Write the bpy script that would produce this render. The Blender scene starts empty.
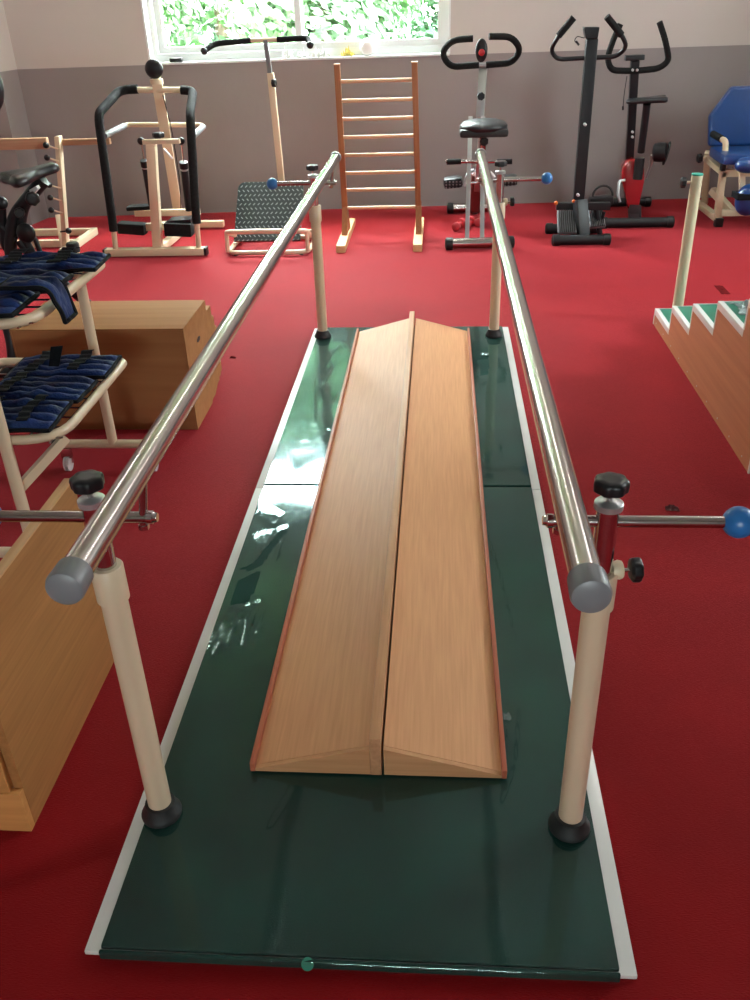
import bpy, bmesh, math, random
from math import sin, cos, pi, radians
from mathutils import Vector, Matrix, noise
random.seed(7)
SC = bpy.context.scene
COL = SC.collection
V3 = Vector
ORG = {}          # world origin of every object (all are unrotated)

# ------------------------------------------------------------------ camera
FPX, PITCH, YAW, ROLL = 868.03, .530406, .082808, -.035099
CO = V3((.15004, -.95463, 1.6))
CF = V3((-sin(YAW)*cos(PITCH), cos(YAW)*cos(PITCH), -sin(PITCH)))
_r = V3((cos(YAW), sin(YAW), 0)); _u = _r.cross(CF)
CR = _r*cos(ROLL) + _u*sin(ROLL); CU = _u*cos(ROLL) - _r*sin(ROLL)
cd = bpy.data.cameras.new('camera'); cam = bpy.data.objects.new('camera', cd); COL.objects.link(cam)
cam.matrix_world = Matrix(((CR.x, CU.x, -CF.x, CO.x), (CR.y, CU.y, -CF.y, CO.y), (CR.z, CU.z, -CF.z, CO.z), (0, 0, 0, 1)))
cd.sensor_fit = 'VERTICAL'; cd.sensor_height = 24; cd.sensor_width = 18; cd.lens = FPX/1000*24
cd.clip_start = .02
SC.camera = cam

def ray(px, py): return CF + CR*((px-375)/FPX) - CU*((py-500)/FPX)
def at(px, py, Y):            # the point at depth Y seen at that pixel (survey helper)
    d = ray(px, py); return CO + d*((Y-CO.y)/d.y)
def fl(px, py, z=0):          # the point at height z
    d = ray(px, py); return CO + d*((z-CO.z)/d.z)

# ------------------------------------------------------------------ materials
def nd(nt, t, **k):
    n = nt.nodes.new(t)
    for a, b in k.items(): setattr(n, a, b)
    return n
def setin(n, **k):
    for a, b in k.items(): n.inputs[a.replace('_', ' ')].default_value = b
def mat(name, c, rough=.5, metal=0, var=.08, vs=12, bump=0, bs=60, coat=0, sheen=0, trans=0, c2=None, stretch=None, spec=.5):
    m = bpy.data.materials.new(name); m.use_nodes = True; nt = m.node_tree; nt.nodes.clear()
    out = nd(nt, 'ShaderNodeOutputMaterial'); b = nd(nt, 'ShaderNodeBsdfPrincipled'); nt.links.new(b.outputs[0], out.inputs[0])
    b.inputs['Roughness'].default_value = rough; b.inputs['Metallic'].default_value = metal
    b.inputs['Coat Weight'].default_value = coat; b.inputs['Sheen Weight'].default_value = sheen
    b.inputs['Coat Roughness'].default_value = .08
    b.inputs['Transmission Weight'].default_value = trans; b.inputs['Specular IOR Level'].default_value = spec
    tc = nd(nt, 'ShaderNodeTexCoord'); mp = nd(nt, 'ShaderNodeMapping'); nt.links.new(tc.outputs['Object'], mp.inputs[0])
    if stretch: mp.inputs['Scale'].default_value = stretch
    nz = nd(nt, 'ShaderNodeTexNoise'); nz.inputs['Scale'].default_value = vs; nz.inputs['Detail'].default_value = 4
    nt.links.new(mp.outputs[0], nz.inputs['Vector'])
    rp = nd(nt, 'ShaderNodeValToRGB'); nt.links.new(nz.outputs['Fac'], rp.inputs[0])
    lo = [max(0, v*(1-var)) for v in c[:3]] + [1]; hi = [min(1, v*(1+var)) for v in (c2 or c)[:3]] + [1]
    rp.color_ramp.elements[0].color = lo; rp.color_ramp.elements[0].position = .3
    rp.color_ramp.elements[1].color = hi; rp.color_ramp.elements[1].position = .7
    nt.links.new(rp.outputs[0], b.inputs['Base Color'])
    if bump:
        n2 = nd(nt, 'ShaderNodeTexNoise'); n2.inputs['Scale'].default_value = bs; n2.inputs['Detail'].default_value = 3
        nt.links.new(mp.outputs[0], n2.inputs['Vector'])
        bp = nd(nt, 'ShaderNodeBump'); bp.inputs['Strength'].default_value = bump; bp.inputs['Distance'].default_value = .01
        nt.links.new(n2.outputs['Fac'], bp.inputs['Height']); nt.links.new(bp.outputs[0], b.inputs['Normal'])
    return m

def wood(name, c1, c2, axis='y', rough=.5, coat=.0, scale=1.0, spec=.3):
    st = {'x': (1.2, 30, 30), 'y': (30, 1.2, 30), 'z': (30, 30, 1.2)}[axis]
    st = tuple(s*scale for s in st)
    return mat(name, c1, rough, 0, .03, 3.0, .02, 8, coat=coat, c2=c2, stretch=st, spec=spec)

M = {}
M['ramp'] = wood('ramp_veneer', (.56, .268, .130), (.61, .305, .152), 'y', .5, .0, 1.5, .25)
M['ramp_end'] = wood('ramp_end_wood', (.50, .24, .11), (.56, .29, .14), 'x', .5)
M['ramp_trim'] = wood('reddish_trim_wood', (.33, .085, .045), (.42, .125, .07), 'y', .4)
M['ramp_rail'] = wood('centre_strip_wood', (.44, .21, .105), (.52, .27, .14), 'y', .45)
M['ply'] = wood('orange_plywood', (.33, .15, .05), (.40, .185, .064), 'y', .5)
M['ply_z'] = wood('orange_plywood_front', (.47, .205, .062), (.58, .28, .09), 'x', .5, scale=.5)
M['ply_light'] = wood('light_plywood_edge', (.55, .30, .14), (.62, .37, .19), 'y', .5)
M['boxwood'] = wood('box_wood', (.33, .15, .06), (.37, .175, .072), 'x', .7, .0, .3, .1)
M['stair_wood'] = wood('stair_wood', (.40, .15, .07), (.46, .185, .09), 'y', .45, .15, .4)
M['ladder_wood'] = wood('ladder_wood', (.27, .095, .04), (.33, .13, .055), 'z', .45)
M['rung_wood'] = wood('rung_wood', (.62, .40, .24), (.7, .47, .3), 'x', .35)
M['ladder_foot'] = wood('ladder_foot_wood', (.62, .38, .19), (.68, .43, .22), 'y', .45)
M['barwood'] = wood('bar_wood', (.42, .24, .14), (.48, .29, .175), 'x', .4)
M['chrome'] = mat('brushed_chrome', (.50, .46, .45), .2, 1, .03, 30)
M['chrome2'] = mat('polished_chrome', (.66, .62, .62), .13, 1, .03, 30)
M['silver'] = mat('silver_paint', (.52, .53, .54), .32, .7, .04, 20)
M['cream'] = mat('cream_enamel', (.66, .52, .36), .35, 0, .03, 6, coat=.15)
M['cream2'] = mat('pale_cream_enamel', (.70, .58, .40), .35, 0, .03, 6, coat=.2)
M['olive'] = mat('cream_post_paint', (.62, .54, .38), .4, 0, .05, 8)
M['greycap'] = mat('grey_rubber_cap', (.17, .17, .18), .42, 0, .06, 20)
M['black'] = mat('black_plastic', (.010, .010, .011), .38, 0, .2, 20, spec=.35)
M['blackm'] = mat('black_metal_paint', (.010, .011, .013), .42, 0, .2, 12, spec=.35)
M['foam'] = mat('black_foam_grip', (.010, .010, .010), .8, 0, .3, 60, .3, 200, spec=.2)
M['rubber'] = mat('black_rubber', (.012, .012, .012), .6, 0, .2, 30)
M['seat'] = mat('black_vinyl', (.011, .014, .017), .36, 0, .2, 10, .1, 300, spec=.6)
M['blueball'] = mat('blue_plastic_ball', (.02, .15, .42), .35, 0, .08, 10, .05, 80)
M['bluevinyl'] = mat('blue_vinyl', (.006, .045, .18), .3, 0, .08, 8, .1, 40, coat=.35)
M['bluefab'] = mat('navy_blue_nylon', (.003, .005, .018), .62, 0, .3, 7, .4, 90, c2=(.008, .028, .12), spec=.25)
M['blackfab'] = mat('black_webbing', (.006, .007, .009), .8, 0, .3, 60, .2, 200, spec=.15)
M['redp'] = mat('red_plastic', (.38, .012, .018), .25, 0, .06, 8, coat=.5)
M['redd'] = mat('dark_red_plastic', (.12, .02, .02), .4, 0, .1, 8)
M['lint'] = mat('dark_red_lint', (.11, .006, .008), .9, 0, .2, 30, spec=.03)
M['redbell'] = mat('red_vinyl_dip', (.50, .05, .06), .4, 0, .06, 8)
M['orange'] = mat('orange_plastic', (.75, .18, .03), .4)
M['whitetrim'] = mat('white_edge_trim', (.66, .65, .63), .35, 0, .04, 10, coat=.2)
M['greenmat'] = mat('green_vinyl', (.004, .028, .022), .6, 0, .2, 5, .12, 350, c2=(.005, .036, .028), spec=.06)
M['greentread'] = mat('green_tread_vinyl', (.012, .16, .10), .35, 0, .1, 6)
M['whitepvc'] = mat('white_window_plastic', (.78, .79, .79), .3, 0, .02, 5)
M['plaster'] = mat('ceiling_plaster', (.6, .58, .56), .9, 0, .03, 2)
M['greyfelt'] = mat('grey_felt', (.33, .33, .37), .8, 0, .05, 30)
M['paper'] = mat('white_plastic_sheet', (.85, .85, .83), .35, 0, .05, 40, coat=.3)
M['yellow'] = mat('yellow_cloth', (.75, .6, .15), .7)
M['glare_white'] = mat('glare_white_plastic', (.95, .95, .95), .2, 0, .01, 10, coat=.4)
M['teal'] = mat('teal_plastic', (.03, .33, .25), .4)
M['leaf'] = mat('leaf_green', (.040, .105, .050), .6, 0, .3, 1.0, c2=(.12, .20, .10))
M['leaf2'] = mat('dark_leaf_green', (.028, .085, .040), .6, 0, .3, 1.0, c2=(.08, .16, .075))
M['bark'] = mat('bark', (.12, .09, .06), .9, 0, .3, 6, .4, 20)
M['grass'] = mat('grass_ground', (.2, .33, .1), .95, 0, .3, 3)
M['redlens'] = mat('red_display', (.5, .02, .03), .3)
M['label'] = mat('white_sticker', (.55, .55, .55), .5)
M['castor'] = mat('clear_castor_plastic', (.7, .68, .68), .15, 0, .05, 30, coat=.6)

# carpet: red pile with fine weave bump and sheen
def carpet():
    m = mat('red_carpet', (.175, .004, .005), .85, 0, .10, 2.2, sheen=1.0, c2=(.195, .005, .006))
    nt = m.node_tree; b = [n for n in nt.nodes if n.type == 'BSDF_PRINCIPLED'][0]
    b.inputs['Sheen Roughness'].default_value = .36
    b.inputs['Sheen Tint'].default_value = (1, .13, .17, 1)
    b.inputs['Specular IOR Level'].default_value = .05; b.inputs['Roughness'].default_value = .62
    tc = nd(nt, 'ShaderNodeTexCoord'); mp = nd(nt, 'ShaderNodeMapping'); mp.inputs['Scale'].default_value = (130, 420, 130)
    nt.links.new(tc.outputs['Object'], mp.inputs[0])
    n2 = nd(nt, 'ShaderNodeTexNoise'); n2.inputs['Scale'].default_value = 1; n2.inputs['Detail'].default_value = 2
    nt.links.new(mp.outputs[0], n2.inputs['Vector'])
    bp = nd(nt, 'ShaderNodeBump'); bp.inputs['Strength'].default_value = .4; bp.inputs['Distance'].default_value = .006
    nt.links.new(n2.outputs['Fac'], bp.inputs['Height']); nt.links.new(bp.outputs[0], b.inputs['Normal'])
    return m
M['carpet'] = carpet()

# wall paint: pale above, taupe dado below 1.15 m
def wallmat():
    m = bpy.data.materials.new('two_tone_wall_paint'); m.use_nodes = True; nt = m.node_tree
    b = nt.nodes['Principled BSDF']; b.inputs['Roughness'].default_value = .6
    g = nd(nt, 'ShaderNodeNewGeometry'); s = nd(nt, 'ShaderNodeSeparateXYZ'); nt.links.new(g.outputs['Position'], s.inputs[0])
    gt = nd(nt, 'ShaderNodeMath', operation='GREATER_THAN'); nt.links.new(s.outputs['Z'], gt.inputs[0]); gt.inputs[1].default_value = 1.147
    nz = nd(nt, 'ShaderNodeTexNoise'); nz.inputs['Scale'].default_value = 1.3; nz.inputs['Detail'].default_value = 5
    nt.links.new(g.outputs['Position'], nz.inputs['Vector'])
    def ramp(a, c):
        r = nd(nt, 'ShaderNodeValToRGB'); r.color_ramp.elements[0].color = (*a, 1); r.color_ramp.elements[1].color = (*c, 1)
        r.color_ramp.elements[0].position = .3; r.color_ramp.elements[1].position = .7
        nt.links.new(nz.outputs['Fac'], r.inputs[0]); return r
    lo = ramp((.250, .215, .215), (.275, .238, .238)); hi = ramp((.52, .465, .435), (.56, .50, .47))
    mx = nd(nt, 'ShaderNodeMix', data_type='RGBA'); nt.links.new(gt.outputs[0], mx.inputs[0])
    nt.links.new(lo.outputs[0], mx.inputs[6]); nt.links.new(hi.outputs[0], mx.inputs[7])
    nt.links.new(mx.outputs[2], b.inputs['Base Color'])
    bp = nd(nt, 'ShaderNodeBump'); bp.inputs['Strength'].default_value = .15; bp.inputs['Distance'].default_value = .01
    n2 = nd(nt, 'ShaderNodeTexNoise'); n2.inputs['Scale'].default_value = 14; nt.links.new(g.outputs['Position'], n2.inputs['Vector'])
    nt.links.new(n2.outputs['Fac'], bp.inputs['Height']); nt.links.new(bp.outputs[0], b.inputs['Normal'])
    return m
M['wall'] = wallmat()

def clear(name, tint, gl_rough, ior, haze=0.0):
    m = bpy.data.materials.new(name); m.use_nodes = True; nt = m.node_tree; nt.nodes.clear()
    out = nd(nt, 'ShaderNodeOutputMaterial'); tr = nd(nt, 'ShaderNodeBsdfTransparent'); tr.inputs[0].default_value = (*tint, 1)
    gl = nd(nt, 'ShaderNodeBsdfGlossy'); gl.inputs['Roughness'].default_value = gl_rough; gl.inputs[0].default_value = (.74, 1, 1, 1)
    f0 = ((ior-1)/(ior+1))**2; lw = nd(nt, 'ShaderNodeLayerWeight'); lw.inputs[0].default_value = .5
    pw = nd(nt, 'ShaderNodeMath', operation='POWER'); nt.links.new(lw.outputs['Facing'], pw.inputs[0]); pw.inputs[1].default_value = 5
    fr = nd(nt, 'ShaderNodeMath', operation='MULTIPLY_ADD'); nt.links.new(pw.outputs[0], fr.inputs[0]); fr.inputs[1].default_value = 1-f0; fr.inputs[2].default_value = f0
    mx = nd(nt, 'ShaderNodeMixShader'); nt.links.new(fr.outputs[0], mx.inputs[0]); nt.links.new(tr.outputs[0], mx.inputs[1]); nt.links.new(gl.outputs[0], mx.inputs[2])
    last = mx
    if haze:
        df = nd(nt, 'ShaderNodeBsdfDiffuse'); df.inputs[0].default_value = (.6, .68, .68, 1)
        m2 = nd(nt, 'ShaderNodeMixShader'); m2.inputs[0].default_value = haze
        nt.links.new(mx.outputs[0], m2.inputs[1]); nt.links.new(df.outputs[0], m2.inputs[2]); last = m2
    nt.links.new(last.outputs[0], out.inputs[0]); return m
M['glass'] = clear('window_glass', (.96, 1, .985), .0, 1.35)
M['film'] = clear('clear_plastic_film', (.9, .97, .95), .075, 1.6, .008)

def plate():                     # dark rubber with raised pale dashes, for the slant board
    m = bpy.data.materials.new('dashed_tread_rubber'); m.use_nodes = True; nt = m.node_tree; b = nt.nodes['Principled BSDF']
    b.inputs['Roughness'].default_value = .45
    tc = nd(nt, 'ShaderNodeTexCoord'); mp = nd(nt, 'ShaderNodeMapping'); mp.inputs['Scale'].default_value = (30, 30, 30)
    nt.links.new(tc.outputs['Object'], mp.inputs[0])
    s = nd(nt, 'ShaderNodeSeparateXYZ'); nt.links.new(mp.outputs[0], s.inputs[0])
    def mth(op, a, bb=None, c=None):
        n = nd(nt, 'ShaderNodeMath', operation=op)
        for i, v in enumerate((a, bb, c)):
            if v is None: continue
            if isinstance(v, (int, float)): n.inputs[i].default_value = v
            else: nt.links.new(v, n.inputs[i])
        return n.outputs[0]
    zz = mth('MULTIPLY', s.outputs['Z'], 1.25)
    row = mth('FLOOR', zz); xo = mth('ADD', s.outputs['X'], mth('MULTIPLY', mth('MODULO', row, 2), .5))
    fx = mth('SUBTRACT', mth('FRACT', xo), .5); fz = mth('SUBTRACT', mth('FRACT', zz), .5)
    sg = mth('SUBTRACT', mth('MULTIPLY', mth('MODULO', row, 2), 2), 1)
    a = mth('ADD', fx, mth('MULTIPLY', fz, sg)); c = mth('SUBTRACT', fx, mth('MULTIPLY', fz, sg))
    k = mth('MULTIPLY', mth('LESS_THAN', mth('ABSOLUTE', a), .12), mth('LESS_THAN', mth('ABSOLUTE', c), .42))
    mx = nd(nt, 'ShaderNodeMix', data_type='RGBA'); nt.links.new(k, mx.inputs[0])
    mx.inputs[6].default_value = (.012, .02, .022, 1); mx.inputs[7].default_value = (.34, .38, .38, 1)
    nt.links.new(mx.outputs[2], b.inputs['Base Color']); return m
M['plate'] = plate()

def lampmat():
    m = bpy.data.materials.new('lamp_tube_glow'); m.use_nodes = True; nt = m.node_tree; nt.nodes.clear()
    o = nd(nt, 'ShaderNodeOutputMaterial'); e = nd(nt, 'ShaderNodeEmission'); e.inputs[0].default_value = (1, .97, .92, 1); e.inputs[1].default_value = LAMP
    nt.links.new(e.outputs[0], o.inputs[0]); return m
LAMP = 64
M['lamp'] = lampmat()

# ------------------------------------------------------------------ mesh building
def fillet(pts, r, n=5):
    pts = [V3(p) for p in pts]; out = [pts[0]]
    for i in range(1, len(pts)-1):
        a, b, c = pts[i-1], pts[i], pts[i+1]
        d1 = (a-b); d2 = (c-b); l = min(r, d1.length*.49, d2.length*.49)
        p1 = b + d1.normalized()*l; p2 = b + d2.normalized()*l
        for k in range(n+1):
            t = k/n; out.append(p1*(1-t)**2 + b*2*t*(1-t) + p2*t*t)
    out.append(pts[-1]); return out

class MB:
    def __init__(s): s.bm = bmesh.new()
    def hexa(s, P, bev=0):        # eight corners: four below, four above
        b = s.bm; v = [b.verts.new(p) for p in P]
        fs = [b.faces.new([v[i] for i in f]) for f in ((3, 2, 1, 0), (4, 5, 6, 7), (0, 1, 5, 4), (1, 2, 6, 5), (2, 3, 7, 6), (3, 0, 4, 7))]
        if bev:
            es = list({e for f in fs for e in f.edges}); bmesh.ops.bevel(b, geom=es, offset=bev, segments=2, affect='EDGES', profile=.6)
        return s
    def box(s, x0, y0, z0, x1, y1, z1, bev=0):
        return s.hexa([(x0, y0, z0), (x1, y0, z0), (x1, y1, z0), (x0, y1, z0), (x0, y0, z1), (x1, y0, z1), (x1, y1, z1), (x0, y1, z1)], bev)
    def beam(s, a, c, w, h, up=(0, 0, 1), bev=0.002):   # rectangular bar from a to c
        a = V3(a); c = V3(c); d = (c-a).normalized(); up = V3(up)
        if abs(d.dot(up)) > .95: up = V3((0, 1, 0))
        sx = d.cross(up).normalized()*w/2; uy = sx.cross(d).normalized()*h/2
        return s.hexa([a-sx-uy, a+sx-uy, c+sx-uy, c-sx-uy, a-sx+uy, a+sx+uy, c+sx+uy, c-sx+uy], bev)
    def tube(s, pts, r, seg=14, r2=None, cap=True, flat=1.0):
        pts = [V3(p) for p in pts]; n = len(pts); b = s.bm; rings = []
        t0 = (pts[1]-pts[0]).normalized(); ref = V3((0, 0, 1)) if abs(t0.z) < .9 else V3((1, 0, 0))
        nx = t0.cross(ref).normalized()
        for i in range(n):
            t = (pts[min(i+1, n-1)]-pts[max(i-1, 0)]).normalized()
            nx = (nx - t*nx.dot(t)).normalized(); ny = t.cross(nx)
            rr = r if r2 is None else r+(r2-r)*i/(n-1)
            rings.append([b.verts.new(pts[i]+(nx*cos(2*pi*k/seg)+ny*flat*sin(2*pi*k/seg))*rr) for k in range(seg)])
        for i in range(n-1):
            for k in range(seg): b.faces.new((rings[i][k], rings[i][(k+1) % seg], rings[i+1][(k+1) % seg], rings[i+1][k]))
        if cap: b.faces.new(rings[0][::-1]); b.faces.new(rings[-1])
        return s
    def bent(s, pts, r, fr=.05, seg=12, **k): return s.tube(fillet(pts, fr), r, seg, **k)
    def loop(s, pts, r, fr=.05, seg=12):           # closed bent tube
        pts = [V3(p) for p in pts]; m = (pts[0]+pts[-1])/2
        return s.tube(fillet([m]+pts+[m], fr), r, seg)
    def lathe(s, o, ax, prof, seg=24):             # profile of (distance along axis, radius)
        o = V3(o); ax = V3(ax).normalized(); ref = V3((0, 0, 1)) if abs(ax.z) < .9 else V3((1, 0, 0))
        nx = ax.cross(ref).normalized(); ny = ax.cross(nx); b = s.bm; rings = []
        for d, r in prof: rings.append([b.verts.new(o+ax*d+(nx*cos(2*pi*k/seg)+ny*sin(2*pi*k/seg))*max(r, 1e-4)) for k in range(seg)])
        for i in range(len(rings)-1):
            for k in range(seg): b.faces.new((rings[i][k], rings[i+1][k], rings[i+1][(k+1) % seg], rings[i][(k+1) % seg]))
        b.faces.new(rings[0]); b.faces.new(rings[-1][::-1]); return s
    def ball(s, c, r, sc=(1, 1, 1), rot=None, seg=20, nz=0, ns=5):
        g = bmesh.ops.create_uvsphere(s.bm, u_segments=seg, v_segments=seg*2//3, radius=r)
        for v in g['verts']:
            p = V3((v.co.x*sc[0], v.co.y*sc[1], v.co.z*sc[2]))
            if nz: p *= 1+nz*noise.noise(v.co.normalized()*ns+V3(c)*3)
            if rot: p = rot @ p
            v.co = p + V3(c)
        return s
    def prism(s, poly, off, bev=0):                # polygon of 3-D points swept by off
        b = s.bm; off = V3(off); A = [b.verts.new(V3(p)) for p in poly]; B = [b.verts.new(V3(p)+off) for p in poly]; n = len(poly)
        fs = [b.faces.new(A), b.faces.new(B[::-1])] + [b.faces.new((A[i], B[i], B[(i+1) % n], A[(i+1) % n])) for i in range(n)]
        if bev:
            es = list({e for f in fs for e in f.edges}); bmesh.ops.bevel(b, geom=es, offset=bev, segments=3, affect='EDGES', profile=.6)
        return s
    def build(s, name, m, parent=None, org=None, ang=40, flat=False):
        bmesh.ops.recalc_face_normals(s.bm, faces=s.bm.faces)
        o_ = ORG[parent.name] if parent is not None else V3(org or (0, 0, 0))
        for v in s.bm.verts: v.co -= o_
        me = bpy.data.meshes.new(name); s.bm.to_mesh(me); s.bm.free(); me.materials.append(m)
        if not flat:
            me.shade_smooth(); me.set_sharp_from_angle(angle=radians(ang))
        o = bpy.data.objects.new(name, me); COL.objects.link(o); ORG[o.name] = o_
        if parent is not None: o.parent = parent
        else: o.location = o_
        return o

def tag(o, label=None, cat=None, group=None, kind=None):
    for k, v in (('label', label), ('category', cat), ('group', group), ('kind', kind)):
        if v: o[k] = v
    return o
def thing(name, loc, label, cat, group=None):
    o = bpy.data.objects.new(name, None); o.empty_display_size = .1; COL.objects.link(o); o.location = loc; ORG[o.name] = V3(loc)
    return tag(o, label, cat, group)
def struct(name, mb, m, **k): return tag(mb.build(name, m, **k), kind='structure')

def star_knob(c, ax, r, h, parent, name='knob', m='black'):   # lobed hand knob
    c = V3(c); ax = V3(ax).normalized(); ref = V3((0, 0, 1)) if abs(ax.z) < .9 else V3((1, 0, 0))
    nx = ax.cross(ref).normalized(); ny = ax.cross(nx); mb = MB(); b = mb.bm; rings = []; seg = 48
    for d, q in ((0, .5), (.06, .82), (.2, .97), (.72, 1), (.9, .95), (1, .82), (1.0, .4)):
        ring = []
        for k in range(seg):
            a = 2*pi*k/seg; rr = r*q*(1+.05*cos(7*a)*min(1, q+.1)) ; ring.append(b.verts.new(c+ax*(h*d)+(nx*cos(a)+ny*sin(a))*rr))
        rings.append(ring)
    for i in range(len(rings)-1):
        for k in range(seg): b.faces.new((rings[i][k], rings[i+1][k], rings[i+1][(k+1) % seg], rings[i][(k+1) % seg]))
    b.faces.new(rings[0]); b.faces.new(rings[-1][::-1])
    return mb.build(name, M[m], parent)

# ------------------------------------------------------------------ room
def W(x, off=0, z=0): return V3((x, 6.7084+.0589*x+off, z))      # back wall plane
CEIL = 3.55; XL, XR, YF = -4.6, 4.2, -3.6
struct('floor', MB().box(XL-.3, YF-.3, -.08, XR+.3, 7.25, 0), M['carpet'])
struct('ceiling', MB().box(XL-.3, YF-.3, CEIL, XR+.3, 7.3, CEIL+.12), M['plaster'])
WX0, WX1, WZ0, WZ1 = -2.14, .225, 1.155, 3.1
T = .24
def wpiece(mb, x0, x1, z0, z1, o0=0, o1=T):
    return mb.hexa([W(x0, o0, z0), W(x1, o0, z0), W(x1, o1, z0), W(x0, o1, z0), W(x0, o0, z1), W(x1, o0, z1), W(x1, o1, z1), W(x0, o1, z1)])
mb = MB(); wpiece(mb, XL, WX0, 0, CEIL); wpiece(mb, WX1, XR, 0, CEIL); wpiece(mb, WX0, WX1, 0, WZ0); wpiece(mb, WX0, WX1, WZ1, CEIL)
struct('wall_back', mb, M['wall'])
mb = MB()
struct('trim_1', MB().hexa([W(-3.75, -.26, 0), W(-3.24, -.26, 0), W(-3.2, 0, 0), W(-3.75, 0, 0), W(-3.75, -.26, CEIL), W(-3.24, -.26, CEIL), W(-3.2, 0, CEIL), W(-3.75, 0, CEIL)]), M['wall'])
struct('wall_left', MB().box(XL-.2, YF, 0, XL, 6.6, CEIL), M['wall'])
FX0, FX1, FZ0, FZ1 = -.6, .7, 1.5, 1.86
mb = MB()
for x0, x1, z0, z1 in ((XL, FX0, 0, CEIL), (FX1, XR, 0, CEIL), (FX0, FX1, 0, FZ0), (FX0, FX1, FZ1, CEIL)): mb.box(x0, YF-.2, z0, x1, YF, z1)
struct('wall_front', mb, M['wall'])
w3 = tag(thing('fill_window', ((FX0+FX1)/2, YF-.1, FZ0), None, None), kind='structure')  # unseen window behind the camera, added as fill light on the posts
mb = MB()
for x0, x1, z0, z1 in ((FX0, FX1, FZ0, FZ0+.04), (FX0, FX1, FZ1-.04, FZ1), (FX0, FX0+.04, FZ0, FZ1), (FX1-.04, FX1, FZ0, FZ1)): mb.box(x0, YF-.13, z0, x1, YF-.08, z1)
mb.build('window_frame', M['whitepvc'], w3)
MB().box(FX0+.03, YF-.105, FZ0+.03, FX1-.03, YF-.101, FZ1-.03).build('pane', M['glass'], w3)
# right wall with a side window lighting the hall
SY0, SY1, SZ0, SZ1 = 2.9, 3.7, 1.5, 2.7
mb = MB()
for y0, y1, z0, z1 in ((YF, SY0, 0, CEIL), (SY1, 7.0, 0, CEIL), (SY0, SY1, 0, SZ0), (SY0, SY1, SZ1, CEIL)): mb.box(XR, y0, z0, XR+.2, y1, z1)
struct('wall_right', mb, M['wall'])
w2 = tag(thing('window_2', (XR+.1, (SY0+SY1)/2, SZ0), None, None), kind='structure')
mb = MB()
for y0, y1, z0, z1 in ((SY0, SY1, SZ0, SZ0+.06), (SY0, SY1, SZ1-.06, SZ1), (SY0, SY0+.06, SZ0, SZ1), (SY1-.06, SY1, SZ0, SZ1), ((SY0+SY1)/2-.03, (SY0+SY1)/2+.03, SZ0, SZ1)):
    mb.box(XR+.08, y0, z0, XR+.13, y1, z1)
mb.build('window_frame', M['whitepvc'], w2)
MB().box(XR+.1, SY0+.05, SZ0+.05, XR+.104, SY1-.05, SZ1-.05).build('pane', M['glass'], w2)
# back window: outer frame, two sliding sashes, glass, sill
w1 = tag(thing('window_1', W((WX0+WX1)/2, .12, WZ0), None, None), kind='structure')
mb = MB(); f = .045
for a in ((WX0, WX0+f, WZ0+.0, WZ1), (WX1-f, WX1, WZ0, WZ1), (WX0+f, WX1-f, WZ0, WZ0+.06), (WX0+f, WX1-f, WZ1-.05, WZ1)): wpiece(mb, *a, .10, .20)
wpiece(mb, WX0+f, WX1-f, 2.45, 2.52, .10, .20)
mb.build('window_frame', M['whitepvc'], w1)
XM = -.96
for x0, x1, o in ((WX0+f, XM+.03, .155), (XM-.03, WX1-f, .115)):
    mb = MB(); q = .05
    for a in ((x0, x0+q, WZ0+.06, 2.45), (x1-q, x1, WZ0+.06, 2.45), (x0+q, x1-q, WZ0+.06, WZ0+.105), (x0+q, x1-q, 2.40, 2.45)): wpiece(mb, *a, o, o+.035)
    sh = mb.build('sash', M['whitepvc'], w1)
    wpiece(MB(), x0+q-.005, x1-q+.005, WZ0+.10, 2.405, o+.016, o+.020).build('pane', M['glass'], sh)
wpiece(MB(), WX0+f-.005, WX1-f+.005, 2.515, WZ1-.045, .14, .144).build('pane', M['glass'], w1)
mb = MB(); mb.hexa([W(WX0+.002, -.012, WZ0-.012), W(WX1-.002, -.012, WZ0-.012), W(WX1-.002, .10, WZ0-.012), W(WX0+.002, .10, WZ0-.012), W(WX0+.002, -.012, WZ0+.004), W(WX1-.002, -.012, WZ0+.004), W(WX1-.002, .10, WZ0+.004), W(WX0+.002, .10, WZ0+.004)])
struct('trim_2', mb, M['whitepvc'])
mb = MB()   # white reveal lining on both sides
wpiece(mb, WX0-.004, WX0+.012, WZ0, WZ1, -.004, .10); wpiece(mb, WX1-.012, WX1+.004, WZ0, WZ1, -.004, .10)
struct('trim_3', mb, M['whitepvc'])

# ceiling lamps (above the frame)
for i, (x, y) in enumerate(((2.6, 5.2), (.3, 5.2), (-2.6, 5.0), (2.2, 3.2))):
    t = thing('ceiling_lamp', (x, y, CEIL-.12), 'long ceiling tube lamp above the exercise hall', 'lamp', 'ceiling tube lamps')
    MB().box(x-.05, y-.62, CEIL-.05, x+.05, y+.62, CEIL, .005).build('lamp_housing', M['whitepvc'], t)
    MB().tube([(x, y-.58, CEIL-.075), (x, y+.58, CEIL-.075)], .02).build('lamp_tube', M['lamp'], t)

# ------------------------------------------------------------------ parallel bars with padded base
W2, L = .527, 3.60
pb = thing('parallel_bars', (0, L/2, 0), 'chrome parallel walking bars on cream posts over a film-covered green base', 'parallel bars')
FOLD = 1.829
for y0, y1 in ((.0, FOLD-.002), (FOLD+.002, L)):
    MB().box(-W2, y0+.012*(y0 < .1), 0, W2, y1, .012, .003).build('base_board', M['whitetrim'], pb)
MW = .494
for y0, y1 in ((.016, FOLD-.005), (FOLD+.005, L-.022)):
    MB().box(-MW, y0, .0125, MW, y1, .024, .005).build('mat_panel', M['greenmat'], pb)
MB().box(-MW, .004, .001, MW, .0115, .023, .003).build('mat_front_edge', M['greenmat'], pb)
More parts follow.
